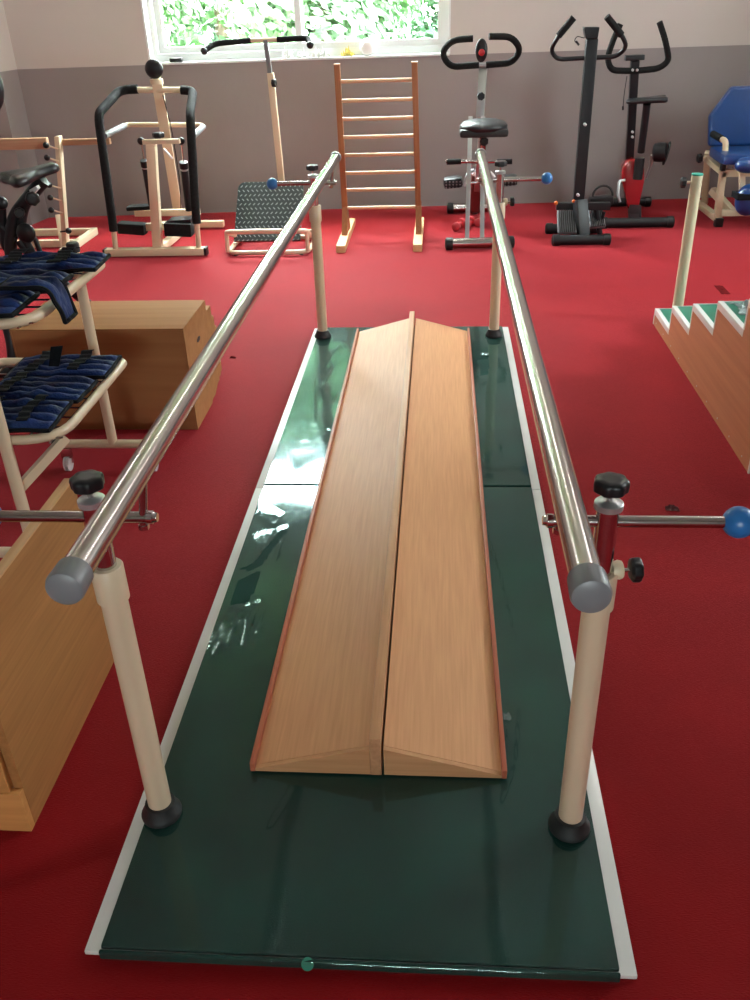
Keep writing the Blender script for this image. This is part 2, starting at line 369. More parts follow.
# clear film over the pads, wrinkled and torn
def inpoly(x, y, P):
    c = False; j = len(P)-1
    for i in range(len(P)):
        if (P[i][1] > y) != (P[j][1] > y) and x < (P[j][0]-P[i][0])*(y-P[i][1])/(P[j][1]-P[i][1])+P[i][0]: c = not c
        j = i
    return c
def tear(*px): return [(fl(a, b, .036).x, fl(a, b, .036).y) for a, b in px]
TEARS = [tear((238, 566), (249, 569), (262, 562), (274, 545), (288, 528), (281, 527), (266, 545), (252, 562)),
         tear((237, 578), (249, 572), (260, 568), (258, 580), (248, 600), (230, 602)),
         tear((478, 358), (489, 357), (489, 372), (480, 374)),
         tear((332, 432), (337, 427), (336, 436))]
def ridge(x, y, ax, ay, bx, by, w, h):     # a crease from a to b
    dx, dy = bx-ax, by-ay; l2 = dx*dx+dy*dy; t = ((x-ax)*dx+(y-ay)*dy)/l2
    if t < 0 or t > 1: return 0
    d = abs((x-ax)*dy-(y-ay)*dx)/math.sqrt(l2)
    return h*math.exp(-(d/w)**2)*math.sin(pi*t)**.5
CR_ = []
rnd = random.Random(3)
def crease(p0, p1, w, h):
    a = fl(*p0, .036); b = fl(*p1, .036); CR_.append((a.x, a.y, b.x, b.y, w, h))
for k in range(11): crease((230+k*4-k*.8, 606-k*1), (208+k*5, 660+rnd.uniform(-18, 12)-k*3), .004, .004)
for k in range(8): crease((258+k*4, 530-k*1), (240+k*5, 566+rnd.uniform(-8, 8)), .004, .004)
for k in range(7): crease((258+k*4, 498+k*2), (254+k*3, 516+k*2), .004, .003)
crease((289, 782), (264, 825), .005, .003); crease((500, 560), (520, 640), .004, .003); crease((488, 530), (500, 562), .004, .003)
crease((523, 700), (519, 760), .004, .003); crease((519, 760), (505, 800), .004, .0025); crease((503, 715), (510, 735), .005, .004)
for k in range(8):
    x = rnd.uniform(-.48, -.3); y = rnd.uniform(1.9, 3.4); CR_.append((x, y, x+rnd.uniform(-.05, .05), y+rnd.uniform(.1, .4), .006, .002))
mb = MB(); b = mb.bm
def film_z(x, y):
    z = .0252 + .0010*(noise.noise(V3((x*3, y*2, 0)))+.6) + .0005*noise.noise(V3((x*11, y*7, 3)))
    for c in CR_: z += ridge(x, y, *c)
    return z
def film_patch(x0, x1, y0, y1, st):
    nx = int((x1-x0)/st)+1; ny = int((y1-y0)/st)+1; g = {}
    def vt(i, j):
        if (i, j) not in g:
            x = x0+(x1-x0)*i/nx; y = y0+(y1-y0)*j/ny; g[(i, j)] = b.verts.new((x, y, film_z(x, y)))
        return g[(i, j)]
    for i in range(nx):
        for j in range(ny):
            cx = x0+(x1-x0)*(i+.5)/nx; cy = y0+(y1-y0)*(j+.5)/ny
            if -.27 < cx < .29 and .50 < cy < 3.4: continue
            if any(inpoly(cx, cy, P) for P in TEARS): continue
            if abs(cy-FOLD) < .006: continue
            b.faces.new((vt(i, j), vt(i+1, j), vt(i+1, j+1), vt(i, j+1)))
film_patch(-.492, .492, 0.015, FOLD-.008, .008)
film_patch(-.492, .492, FOLD+.008, L-.026, .008)
mb.build('plastic_film', M['film'], pb, ang=180)
# the film folded down over the front edge
mb = MB(); b = mb.bm; n = 160; prev = None
for i in range(n+1):
    x = -.49+.98*i/n; wv = .0012*noise.noise(V3((x*40, 0, 5)))
    cur = [b.verts.new((x, y-.001+wv, z)) for y, z in ((.016, .0262), (.006, .0252), (.0015, .020), (.001, .004))]
    if prev:
        for k in range(3): b.faces.new((prev[k], cur[k], cur[k+1], prev[k+1]))
    prev = cur
mb.build('film_hem', M['film'], pb, ang=180)
# torn film scraps that stand up by the tears
CRF = clear('crumpled_film', (.85, .9, .9), .12, 2.0, .2)
for (px, py, w, h, sd) in ((505, 718, .03, .012, 1), (484, 355, .045, .014, 2), (330, 430, .03, .006, 6), (404, 322, .05, .012, 7)):
    mb = MB(); b = mb.bm
    c = fl(px, py, .027); n = 9; gg = [[b.verts.new((c.x+(i/n-.5)*w, c.y+(j/n-.5)*w*.9, .0275+h*abs(noise.noise(V3((i*.45, j*.45, sd*7)))+.25))) for j in range(n+1)] for i in range(n+1)]
    for i in range(n):
        for j in range(n):
            if (i-n/2)**2+(j-n/2)**2 < (n/2)**2*(1+.5*noise.noise(V3((i, j, sd)))): b.faces.new((gg[i][j], gg[i+1][j], gg[i+1][j+1], gg[i][j+1]))
    mb.build('film_scrap', CRF, pb, ang=180)
# green repair tab hanging on the front edge
MB().lathe((-.088, .003, .018), (.1, -.7, 1), [(0, .012), (.002, .012)]).build('mat_tab', M['greentread'], pb)

def post(sx, y, near):
    x = sx*(.459 if sx < 0 else .440); p = None
    Z0 = .0255
    zt = .70
    pm = MB().tube([(x, y, Z0+.01), (x, y, zt-.06)], .0255, 28).build('post', M['cream'], pb)
    MB().lathe((x, y, Z0+.002), (0, 0, 1), [(0, .044), (.006, .045), (.012, .042), (.026, .034), (.036, .0325), (.037, .0262)], 28).build('post_foot', M['rubber'], pm)
    MB().lathe((x, y, zt-.075), (0, 0, 1), [(0, .026), (.0, .0305), (.072, .0305), (.075, .028), (.075, .021)], 28).build('sleeve', M['cream'], pm)
    it = MB().tube([(x, y, zt-.005), (x, y, .835)], .0195, 24).build('inner_tube', M['chrome2'], pm)
    MB().lathe((x, y, .832), (0, 0, 1), [(0, .021), (.0, .0245), (.010, .0245), (.012, .022), (.014, .006)], 24).build('collar', M['silver'], pm)
    MB().tube([(x, y, .845), (x, y, .87)], .005, 10).build('screw', M['chrome2'], pm)
    star_knob((x, y, .862), (0, 0, 1), .029, .026, pm)
    # side clamp knob on the sleeve
    kx = x+(.030 if sx > 0 else -.03)
    MB().lathe((x+sx*.02, y+.004, .700), (sx, .15, 0), [(0, .014), (.012, .018), (.018, .016), (.02, .006)], 16).build('clamp', M['cream2'], pm)
    MB().tube([(x+sx*.035, y+.004, .700), (x+sx*.062, y+.006, .700)], .004, 10).build('clamp_screw', M['chrome2'], pm)
    star_knob((x+sx*.052, y+.006, .700), (sx, .1, 0), .022, .02, pm, 'clamp_knob')
    # cross rod with blue ball outside
    xb = sx*.645
    xe = .357 if sx < 0 else .343
    rd = MB().tube([(sx*xe, y, .805), (xb, y, .805)], .0105, 18).build('cross_rod', M['chrome'], pb)
    MB().ball((xb+sx*.015, y, .805), .0275, seg=28).build('ball_end', M['blueball'], rd)
    MB().lathe((sx*xe, y, .805), (-sx, 0, 0), [(-.006, .0125), (.004, .0125), (.007, .009), (.012, .008)], 14).build('rod_cap', M['chrome2'], rd)
    # rail bracket: stub from the rod up into the rail, nut below
    br = MB().tube([(sx*(xe+.016), y, .79), (sx*.356, y, .905)], .008, 12).build('bracket', M['chrome'], rd)
    MB().lathe((sx*(xe+.016), y, .780), (0, 0, 1), [(0, .004), (.001, .010), (.010, .010), (.012, .006)], 6).build('nut', M['chrome2'], br)
for sx in (-1, 1):
    for y in (.3305, 3.4219): post(sx, y, y < 1)
for sx in (-1, 1):
    rl = MB().tube([(sx*.349, -.015, .9194), (sx*.344, 3.41, .9194)], .0225, 40).build('handrail', M['chrome'], pb)
    MB().lathe((sx*.349, -.045, .9194), (0, 1, 0), [(0, .006), (.001, .020), (.004, .0255), (.010, .0275), (.045, .0262), (.046, .0228)], 32).build('end_cap', M['greycap'], rl)
    MB().lathe((sx*.344, 3.44, .9194), (0, -1, 0), [(0, .006), (.001, .020), (.004, .0255), (.010, .0268), (.040, .0262), (.041, .0228)], 32).build('end_cap', M['greycap'], rl)

# ------------------------------------------------------------------ inclined wooden boards between the bars
Y0, Y1, ZB = .455, 3.46, .031
def slope_board(name, label, xo, xi, sgn, rail):
    t = thing(name, ((xo+xi)/2, (Y0+Y1)/2, ZB), label, 'wooden board')
    e = .006
    P = [(xo-sgn*0, Y0+e, ZB), (xi, Y0+e, ZB), (xi, Y0+e, .118), (xo, Y0+e, .052)]
    MB().prism([(xo, Y0+.012, ZB), (xi, Y0+.012, ZB), (xi, Y0+.012, .113), (xo, Y0+.012, .040)], (0, Y1-Y0-.024, 0)).build('deck', M['ramp'], t)
    MB().prism([(xo, Y0, ZB), (xi, Y0, ZB), (xi, Y0, .112), (xo, Y0, .039)], (0, .0115, 0)).build('end_panel', M['ramp_end'], t)
    MB().prism([(xo, Y1, ZB), (xi, Y1, ZB), (xi, Y1, .112), (xo, Y1, .039)], (0, -.0115, 0)).build('end_panel', M['ramp_end'], t)
    a, c = sorted((xo, xo+sgn*.012))
    MB().box(a, Y0-.002, ZB, c, Y1, .058, .002).build('edge_strip', M['ramp_trim'], t)
    if rail:
        MB().box(.0005, Y0-.002, ZB, .0265, Y1+.01, .146, .002).build('centre_strip', M['ramp_rail'], t)
    return t
slope_board('slope_board', 'long sloping wooden board on the left, with the tall middle strip', -.270, 0, -1, True)
slope_board('slope_board', 'long sloping wooden board on the right, without a middle strip', .302, .032, 1, False)

# ------------------------------------------------------------------ near-left wooden platform with tall side board
t = thing('wooden_trough', (-1.05, 1.0, 0), 'orange plywood bench frame with tall side board in the near left corner', 'wooden bench')
x1, x0, ya, yb = -.75, -1.35, .29, 1.12
yb = .875
MB().box(x0, ya, 0, x1, ya+.02, .118, .0015).build('kick_board', M['ply_z'], t)
MB().box(x1-.022, ya+.0205, 0, x1, yb, .575, .002).build('side_board', M['ply'], t)
MB().box(x1-.024, ya+.02, .5755, x1+.001, yb, .580, .001).build('edge_band', M['ply_light'], t)
MB().box(x1-.045, ya+.004, .1185, x1-.0225, ya+.026, .57, .0015).build('front_stile', M['ply_z'], t)
MB().box(x0, ya+.0205, .085, x1-.023, yb, .105).build('deck', M['greyfelt'], t)
MB().box(x0, yb-.02, 0, x1-.023, yb, .0845, .0015).build('rear_board', M['ply_z'], t)

# ------------------------------------------------------------------ nested wooden stools
def stool(x0, x1, y0, y1, h, label, hole=False, th=.0075, depth=0):
    t = thing('wooden_stool', ((x0+x1)/2, (y0+y1)/2, 0), label, 'stool', 'nested wooden stools')
    MB().box(x0, y0, h-th, x1, y1, h, .0015).build('top_panel', M['boxwood'], t)
    MB().box(x0+th, y0, 0, x1-th, y0+th, h-th-.0005, .001).build('front_panel', M['boxwood'], t)
    MB().box(x0, y0, 0, x0+th-.0005, y1, h-th-.0005, .001).build('side_panel', M['boxwood'], t)
    sp = MB().prism([(x1-th+.0005, y0, 0), (x1-th+.0005, y1-.10, 0), (x1-th+.0005, y1-.06, .03), (x1-th+.0005, y1, .03), (x1-th+.0005, y1, h-th-.0005), (x1-th+.0005, y0, h-th-.0005)], (th-.0005, 0, 0)).build('side_panel', M['boxwood'], t)
    if hole:
        hb = MB(); yh, zh = 2.545, .335; pts = []
        for k in range(20):
            a = 2*pi*k/20; pts.append((x1-.0003, yh+.028*cos(a), zh+.011*sin(a)))
        hb.prism(pts, (.0008, 0, 0)).build('hand_hole', M['rubber'], sp)
    return t
stool(-1.60, -.875, 2.35, 2.725, .45, 'largest orange wooden stool, nearest of the nested set, with hand hole', True)
stool(-1.590, -.8835, 2.45, 2.83, .392, 'second largest wooden stool, just showing behind the biggest')
stool(-1.580, -.892, 2.52, 2.895, .325, 'third wooden stool, one before the smallest, behind the bigger two')
stool(-1.570, -.9005, 2.58, 2.955, .255, 'smallest wooden stool, farthest back in the nested set')

# ------------------------------------------------------------------ trolley
CX = -1.105; YN, YFAR = 1.23, 1.985
tr = thing('storage_trolley', (CX, 1.6, 0), 'cream tubular trolley with two trays of blue sandbags at the left', 'trolley')
for y in (YN, YFAR):
    p_ = MB().tube([(CX, y, .12), (CX, y, .865)], .0185, 20).build('post', M['cream'], tr)
    MB().lathe((CX, y, .855), (0, 0, 1), [(0, .0195), (.0, .022), (.028, .022), (.032, .018)], 16).build('post_cap', M['rubber'], p_)
    ft = MB().tube([(CX-.22, y, .115), (CX+.17, y, .115)], .017, 18).build('foot_tube', M['cream'], tr)
    for s in (-1, 1):
        MB().lathe((CX+(.165 if s > 0 else -.215), y, .115), (s, 0, 0), [(0, .018), (0, .0195), (.022, .0195), (.026, .014)], 16).build('foot_cap', M['rubber'], ft)
        xx = CX+(.150 if s > 0 else -.195)
        cs = MB().lathe((xx-.012, y-.005, .032), (1, 0, 0), [(0, .02), (.003, .031), (.010, .031), (.010, .024), (.014, .024), (.014, .031), (.021, .031), (.024, .02)], 22).build('castor_wheel', M['castor'], ft)
        MB().box(xx-.02, y-.012, .055, xx+.02, y+.012, .098, .004).tube([(xx-.018, y, .06), (xx-.018, y-.004, .034)], .004, 8).tube([(xx+.018, y, .06), (xx+.018, y-.004, .034)], .004, 8).build('castor_fork', M['chrome'], ft)
MB().beam(at(18, 490, 1.245), at(66, 437, 1.36), .02, .03).build('side_brace', M['cream'], tr)
def tray(z, x0, x1, y0, y1):
    MB().tube(fillet([(x0+.2, y0, z), (x1, y0, z), (x1, y0+.3, z)], .13, 7)[:-1]+fillet([(x1, y0+.3, z), (x1, y1, z), (x0, y1, z), (x0, y0, z), (x0+.2, y0, z)], .035), .0145, 14).build('tray_frame', M['cream'], tr)
    mb = MB()
    for k in range(9):
        yy = y0+.03+(y1-y0-.06)*k/8; mb.tube([(x0, yy, z-.006), (x1, yy, z-.006)], .003, 6)
    for k in range(6):
        xx = x0+.03+(x1-x0-.06)*k/5; mb.tube([(xx, y0, z-.010), (xx, y1, z-.010)], .003, 6)
    mb.build('wire_shelf', M['chrome'], tr)
    for y in (y0+.03, y1-.03): pass
tray(.495, -1.42, -.955, 1.255, 1.88)
tray(.865, -1.36, -.935, 1.20, 1.80)
for y in (YN, ): MB().tube([(CX, YN, .495), (CX, 1.262, .495)], .01, 8).build('tray_bracket', M['cream'], tr)

def cuff(label, cx, cy, z, lx, ly, n, rot=0, th=.022, seed=0, strap=1, droop=None, group=None, tilt=(0, 0)):
    """sand-filled weight cuff: n puffed channels side by side, edge binding and strap"""
    t = thing('sandbag_cuff', (cx, cy, z), label, 'sandbag', group)
    R_ = Matrix.Rotation(rot, 3, 'Z')
    def pos(u, v, h):
        p = R_ @ V3((u*lx, v*ly, 0)); wob = .006*noise.noise(V3((u*5, v*5, seed)))
        zz = z + h + tilt[0]*p.x + tilt[1]*p.y + wob*.6
        if droop: p, zz = droop(p, zz)
        return V3((cx+p.x+wob, cy+p.y, zz))
    NU, NV = 26, n*6
    def puff(u, v):
        ch = abs(sin(pi*(v+.5)*n)); e = max(0, 1-abs(2*u)**8)*max(0, 1-abs(2*v)**14)
        return th*(ch**.6)*(e**.5)*(.72+.5*noise.noise(V3((u*6, math.floor((v+.5)*n)*3.1, seed*5))))
    mb = MB(); b = mb.bm; g = []
    for side in (1, 0):
        g.append([[b.verts.new(pos(i/NU-.5, j/NV-.5, .004+(puff(i/NU-.5, j/NV-.5) if side else 0)+(.002 if side else 0))) for j in range(NV+1)] for i in range(NU+1)])
    for side in (0, 1):
        for i in range(NU):
            for j in range(NV): b.faces.new((g[side][i][j], g[side][i+1][j], g[side][i+1][j+1], g[side][i][j+1]))
    rim = [(i, 0) for i in range(NU)]+[(NU, j) for j in range(NV)]+[(i, NV) for i in range(NU, 0, -1)]+[(0, j) for j in range(NV, 0, -1)]
    for k in range(len(rim)):
        a, c = rim[k], rim[(k+1) % len(rim)]
        b.faces.new((g[0][a[0]][a[1]], g[0][c[0]][c[1]], g[1][c[0]][c[1]], g[1][a[0]][a[1]]))
    mb.build('cuff_body', M['bluefab'], t, ang=180)
    mb = MB(); pts = [pos(i/NU-.5, j/NV-.5, .006) for i, j in rim]; mb.tube(pts+[pts[0]], .0065, 6); mb.build('edge_binding', M['blackfab'], t)
    for s in range(strap):
        mb = MB(); b = mb.bm; uu = -.22+.46*s+random.uniform(-.05, .05); prev = None
        for k in range(31):
            v = -.5+k/30
            h = .012+th*.9+.003*sin(k)
            cur = [b.verts.new(pos(uu+.02*sin(v*7+seed)+dx, v, h)) for dx in (-.055, .055)]+[b.verts.new(pos(uu+.02*sin(v*7+seed)+dx, v, h-.003)) for dx in (.055, -.055)]
            if prev:
                for q in range(4): b.faces.new((prev[q], cur[q], cur[(q+1) % 4], prev[(q+1) % 4]))
            else: b.faces.new(cur)
            prev = cur
        b.faces.new(prev[::-1]); mb.build('strap', M['blackfab'], t, ang=60)
    return t
GU, GL = 'sandbags on the upper trolley tray', 'sandbags on the lower trolley tray'
cuff('blue and black sandbag cuff across the near edge of the upper tray', -1.155, 1.292, .884, .36, .195, 4, .03, .030, 1, 1, group=GU)
cuff('dark blue sandbag cuff in the middle of the upper tray', -1.13, 1.497, .884, .36, .165, 4, -.04, .030, 2, 1, group=GU)
cuff('blue sandbag cuff at the far corner of the upper tray, one end pointing right', -1.09, 1.69, .886, .38, .17, 4, .06, .028, 3, 2, group=GU)
def hang(p, zz):
    if p.x > 0:
        a = min(1.35, p.x/.035*1.0); d = p.x; return V3((.035*sin(min(a, 1.35))+max(0, d-.047)*cos(1.35), p.y, 0)), zz-.035*(1-cos(a))-max(0, d-.047)*sin(1.35)
    return p, zz
cuff('small blue sandbag cuff hanging over the right edge of the upper tray', -.93, 1.345, .926, .24, .085, 2, 0, .02, 4, 0, droop=hang, group=GU)
cuff('blue sandbag cuff at the near end of the lower tray', -1.14, 1.360, .515, .31, .195, 4, .05, .030, 5, 2, group=GL)
cuff('blue sandbag cuff in the middle of the lower tray, under black straps', -1.13, 1.56, .515, .32, .165, 4, -.03, .030, 6, 1, group=GL)
cuff('blue sandbag cuff at the far end of the lower tray', -1.125, 1.755, .515, .34, .18, 4, .04, .028, 7, 2, group=GL)
# loose strap standing up from the far cuff
mb = MB(); a = V3((-1.16, 1.72, .54)); mb.prism([a, a+V3((.035, .0, .0)), a+V3((.055, .02, .065)), a+V3((.01, .025, .06))], (0, .003, .0))
last = [o for o in bpy.data.objects if o.name.startswith('sandbag_cuff')][-1]
mb.build('loose_strap', M['blackfab'], last)

# ------------------------------------------------------------------ exercise bike at the left edge
BY = 3.05
bk = thing('exercise_bike', (at(20, 200, BY).x, BY, 0), 'black exercise bike with vinyl saddle, cut off by the left edge', 'exercise bike')
def A(px, py, Y=BY): return at(px, py, Y)
def saddle(parent, base, fwd, length, wr, wn, th, m='seat', name='saddle', lift=0):
    """saddle from the rear point base towards fwd: wide cleft rear, narrow nose"""
    base = V3(base); fw = V3(fwd).normalized(); sd = fw.cross(V3((0, 0, 1))).normalized(); up = sd.cross(fw)
    mb = MB(); b = mb.bm; N, K = 22, 20; rings = []
    for i in range(N+1):
        s = i/N; w = (wn+(wr-wn)*(1/(1+math.exp((s-.42)*11))))*(1-.0*s)/2
        endf = min(1, (s/.10+.02))**.5 if s < .1 else (min(1, (1-s)/.10+.02))**.5
        w *= .35+.65*endf; hh = th*(.5+.5*endf)*(.75+.25*(1-s)); ring = []
        for k in range(K):
            a = 2*pi*k/K; cx = cos(a)*w; cz = sin(a)
            z = (hh*.55*max(0, cz)**.6 if cz > 0 else -hh*.45*(-cz)**.5)
            sag = -.25*th*math.exp(-((s-.0)/.35)**2)*math.exp(-(cx/(wr*.15))**2)*(1 if cz > 0 else 0)
            back = (.12*length*math.exp(-(cx/(wr*.18))**2) if s < .2 else 0)*(1-s/.2 if s < .2 else 0)
            ring.append(b.verts.new(base+fw*(s*length+back)+sd*cx+up*(z+sag+lift*s*s)))
        rings.append(ring)
    for i in range(N):
        for k in range(K): b.faces.new((rings[i][k], rings[i+1][k], rings[i+1][(k+1) % K], rings[i][(k+1) % K]))
    b.faces.new(rings[0]); b.faces.new(rings[-1][::-1])
    return mb.build(name, M[m], parent, ang=60)
saddle(bk, A(4, 182, 2.95), A(58, 167, 3.12)-A(4, 182, 2.95), (A(58, 167, 3.12)-A(4, 182, 2.95)).length, .25, .07, .06)
MB().bent([A(44, 180), A(28, 198), A(14, 216), A(9, 246), A(16, 275)], .03, .08).build('seat_post', M['blackm'], bk)
MB().bent([A(40, 186), A(24, 205), A(20, 232), A(40, 268)], .022, .08).build('frame_tube', M['blackm'], bk)
MB().bent([A(2, 205), A(4, 250), A(30, 262)], .018, .05).bent([A(14, 230), A(34, 236), A(44, 262)], .012, .03).build('brace_tube', M['blackm'], bk)
MB().prism([A(29, 190, 2.93), A(36, 186, 2.93), A(38, 189, 2.93), A(31, 197, 2.93)], (0, .03, 0), .002).build('sticker', M['label'], bk)
star_knob(A(33, 198, 2.93), (.3, -1, 0), .03, .03, bk)
star_knob(A(20, 212, 2.95), (.3, -1, 0), .022, .03, bk)
MB().ball(A(26, 233, 3), .045, (1, .5, 1)).build('drive_cover', M['blackm'], bk)
MB().ball(A(1, 203, 3), .03).build('pivot_cap', M['blackm'], bk)
MB().ball(A(-16, 86), .105, (.8, .45, 1.1), seg=24).build('backrest_pad', M['seat'], bk)
MB().bent([A(-14, 95, 3.1), A(-22, 160, 3.1), A(-10, 215), A(16, 240)], .02, .08).build('backrest_post', M['blackm'], bk)
p0 = V3((-1.93, 2.93, 0))
MB().bent([A(14, 250), A(-2, 300), p0+V3((.01, .03, .20)), p0+V3((0, 0, .05))], .028, .06).build('front_leg', M['blackm'], bk)
MB().tube([p0+V3((-.25, 0, .032)), p0+V3((.17, 0, .032))], .03, 16).build('foot_bar', M['blackm'], bk)
MB().tube([(-1.75, 3.45, .032), (-1.35, 3.45, .032)], .03, 16).bent([(-1.55, 3.45, .05), A(36, 262), A(20, 240)], .025, .05).build('rear_leg', M['blackm'], bk)

# ------------------------------------------------------------------ peg stand with wooden bar
RY = 5.33
rk = thing('peg_stand', (-2.6, RY, 0), 'cream peg stand holding a long wooden bar by the left wall', 'peg stand')
def upright(x, tilt):
    x += .03
    u = MB().box(x-.018, RY-.03, .02, x+.018, RY+.03, .80, .004)
    for v in u.bm.verts: v.co.x += tilt*(v.co.z)
    u = u.build('upright', M['cream2'], rk)
    for z in (.75, .67, .49, .405, .32):
        xx = x+tilt*z
        pg = MB().tube([(xx, RY-.03, z-.03), (xx-.045, RY-.075, z)], .006, 8).build('peg', M['cream2'], u)
        MB().ball((xx-.055, RY-.085, z+.005), .021).build('peg_knob', M['black'], pg)
upright(-2.62, .14); 
upright(-4.1, .0)
mb = MB()
mb.beam((-2.57, 5.22, .03), (-2.57, 5.30, .03), .05, .05).beam((-2.56, 5.30, .03), (-2.56, 5.86, .03), .045, .05)
mb.beam((-2.54, 5.86, .03), (-4.13, 5.86, .03), .045, .05).beam((-2.54, 5.5, .03), (-4.13, 5.5, .03), .045, .05).beam((-4.1, 5.22, .03), (-4.1, 5.86, .03), .045, .05)
mb.build('base_frame', M['cream2'], rk)
MB().beam((-2.62, 5.36, .03), (-2.66, 5.48, .24), .04, .03).build('strut', M['cream2'], rk)
MB().ball((-2.52, 5.28, .17), .022).tube([(-2.59, 5.3, .16), (-2.52, 5.28, .17)], .006, 8).build('knob', M['black'], rk)
MB().box(-4.4, RY-.075, .728, -2.535, RY-.032, .80, .006).build('wooden_bar', M['barwood'], rk)
MB().box(-2.49, RY+.02, .735, -2.13, RY+.06, .775, .006).build('wooden_bar', M['barwood'], rk)

# ------------------------------------------------------------------ cream stepper machine
S0 = 5.19
st = thing('stepper_machine', (-1.87, 5.6, 0), 'cream stepping machine with black foam handles, below the window corner', 'stepping machine')
MB().box(-2.235, S0-.035, .012, -1.515, S0+.035, .062, .005).build('front_foot', M['cream2'], st)
MB().box(-1.515, S0-.036, .010, -1.495, S0+.036, .064, .004).box(-2.25, S0-.036, .010, -2.235, S0+.036, .064, .004).build('foot_cap', M['black'], st)
MB().box(-2.15, 6.0, .012, -1.56, 6.06, .06, .005).build('rear_foot', M['cream2'], st)
MB().beam((-1.87, S0+.03, .035), (-1.84, 6.0, .035), .05, .05).build('base_rail', M['cream2'], st)
MB().beam((-1.865, S0+.04, .05), (-1.80, S0+.04, .745), .062, .06).build('centre_post', M['cream2'], st)
MB().beam(at(143, 142, S0+.04), at(180, 141, S0+.04), .035, .03).build('piston_crossbar', M['cream2'], st)
star_knob(at(159, 138, S0), (0, 0, 1), .04, .035, st)
MB().beam(at(178, 212, 6.0), at(157, 82, 5.62), .07, .07).build('rear_column', M['cream2'], st)
MB().lathe(at(157, 84, 5.62), (0, 0, 1), [(0, .045), (.03, .045), (.032, .03), (.05, .03)], 16).build('column_collar', M['cream2'], st)
MB().ball(at(154, 69, 5.6), .062, (1.05, .6, 1), seg=20).build('monitor', M['black'], st)
YH = 5.62
for px in ((138, 120, 100, 98, 103, 112), (183, 194, 195.5, 190, 193, 198)):
    left = px[0] < 150
    P = [at(px[0], 89 if left else 90, YH), at(px[1], 90 if left else 92, YH), at(px[2]-1, 113 if left else 112, 5.3), at(px[3]+1, 122, 5.27), at(112 if left else 196, 218 if left else 212, S0), at(116 if left else 199, 250, S0)]
    if not left: P = [at(181, 90, YH), at(193, 91, YH), at(190, 113, 5.35), at(190.5, 122, 5.29), at(195.5, 210, S0), at(199, 249, S0)]
    pth = fillet(P, .09, 6)
    MB().tube(pth[:-1], .030, 14).build('foam_handle', M['foam'], st)
    MB().tube([P[-2], P[-1]], .019, 12).build('handle_tube', M['cream'], st)
MB().tube([at(137, 90, YH), at(184, 90, YH)], .020, 14).build('top_crossbar', M['cream2'], st)
# rear handle loop
MB().bent([at(124, 126, 5.75), at(128, 124.5, 5.78), at(200, 125, 5.78), at(203, 126, 5.72), at(201, 129, 5.65)], .017, .04).build('rear_crossbar', M['cream2'], st)
MB().tube([at(124, 126, 5.75), at(104, 136, 5.3)], .022, 12).build('rear_grip', M['greycap'], st)
MB().tube([at(203, 127, 5.72), at(193, 136, 5.3)], .022, 12).build('rear_grip', M['greycap'], st)
for (xa, ya, xb, yb) in ((141, 141, 152, 205), (181, 141, 189, 210)):
    def q(t): return at(xa+(xb-xa)*t, ya+(yb-ya)*t, 5.28+.12*t)
    MB().ball(q(0), .026).build('piston_joint', M['black'], st)
    MB().tube([q(.02), q(.4)], .005, 8).build('piston_rod', M['chrome2'], st)
    MB().lathe(q(.3), q(.4)-q(.3), [(0, .018), (.002, .03), (.045, .03), (.05, .018)], 14).build('piston_collar', M['black'], st)
    MB().tube([q(.38), q(.42)], .028, 14).build('piston_ring', M['silver'], st)
    MB().tube([q(.42), q(1)], .026, 14).build('piston', M['blackm'], st)
def pedal(a, c, w, h, m='foam'): return MB().beam(a, c, w, h, bev=.01).build('pedal', M[m], st)
pedal(at(119, 227, 5.3), at(146, 229, 5.3), .10, .075); pedal(at(166, 228, 5.25), at(193, 229, 5.25), .12, .09)
pedal(at(128, 208, 5.5), at(160, 206, 5.5), .10, .03); MB().beam(at(170, 221, 5.3), at(193, 219, 5.3), .14, .03, bev=.005).build('pedal_plate', M['blackm'], st)
MB().beam(at(144, 227, 5.32), at(168, 226, 5.32), .04, .05).build('pedal_arm', M['cream2'], st)
MB().beam(at(135, 213, 5.6), at(200, 212, 5.6), .04, .045).build('pedal_axle', M['cream2'], st)
MB().bent([at(164, 149, 5.5), at(170, 156, 5.45), at(172, 158, 5.5)], .008, .02).build('lever', M['whitepvc'], st)
MB().bent([at(163, 95, 5.55), at(172, 130, 5.6), at(180, 180, 5.7), at(181, 208, 5.8)], .004, .1).build('cable', M['black'], st)

# ------------------------------------------------------------------ slant board with T handle
sb = thing('slant_board', (-1.05, 5.45, 0), 'dashed black slant board in cream frame with tall T-shaped handle', 'slant board')
xa, xb = -1.345, -.77; yf, yr = 5.165, 5.60
MB().loop([(xa, yf, .025), (xb, yf, .025), (xb, yr, .025), (xa, yr, .025)], .017, .09).build('base_frame', M['cream'], sb)
MB().bent([(xa+.03, yr-.05, .04), (xa, yf+.02, .165), (xa+.05, yf, .172), (xb-.05, yf, .172), (xb, yf+.02, .165), (xb-.03, yr-.05, .04)], .017, .09).build('front_hoop', M['cream'], sb)
MB().tube([(xa, yf+.01, .03), (xa+.003, yf+.02, .165)], .015, 10).build('hoop_leg', M['cream'], sb)
MB().tube([(xb, yf+.01, .03), (xb-.003, yf+.02, .165)], .015, 10).build('hoop_leg', M['cream'], sb)
mb = MB(); b0 = V3((-1.335, 5.36, .055)); b1 = V3((-.86, 5.36, .055)); t1 = V3((-.84, 5.68, .40)); t0 = V3((-1.325, 5.68, .40))
nn = (b1-b0).cross(t0-b0).normalized()*.018
ex = (b1-b0).normalized(); ey = (t0-b0); H_ = ey.length; ey.normalize(); Wd = (t1-t0).length; rr = .05; poly = [b0, b0+ex*Wd]
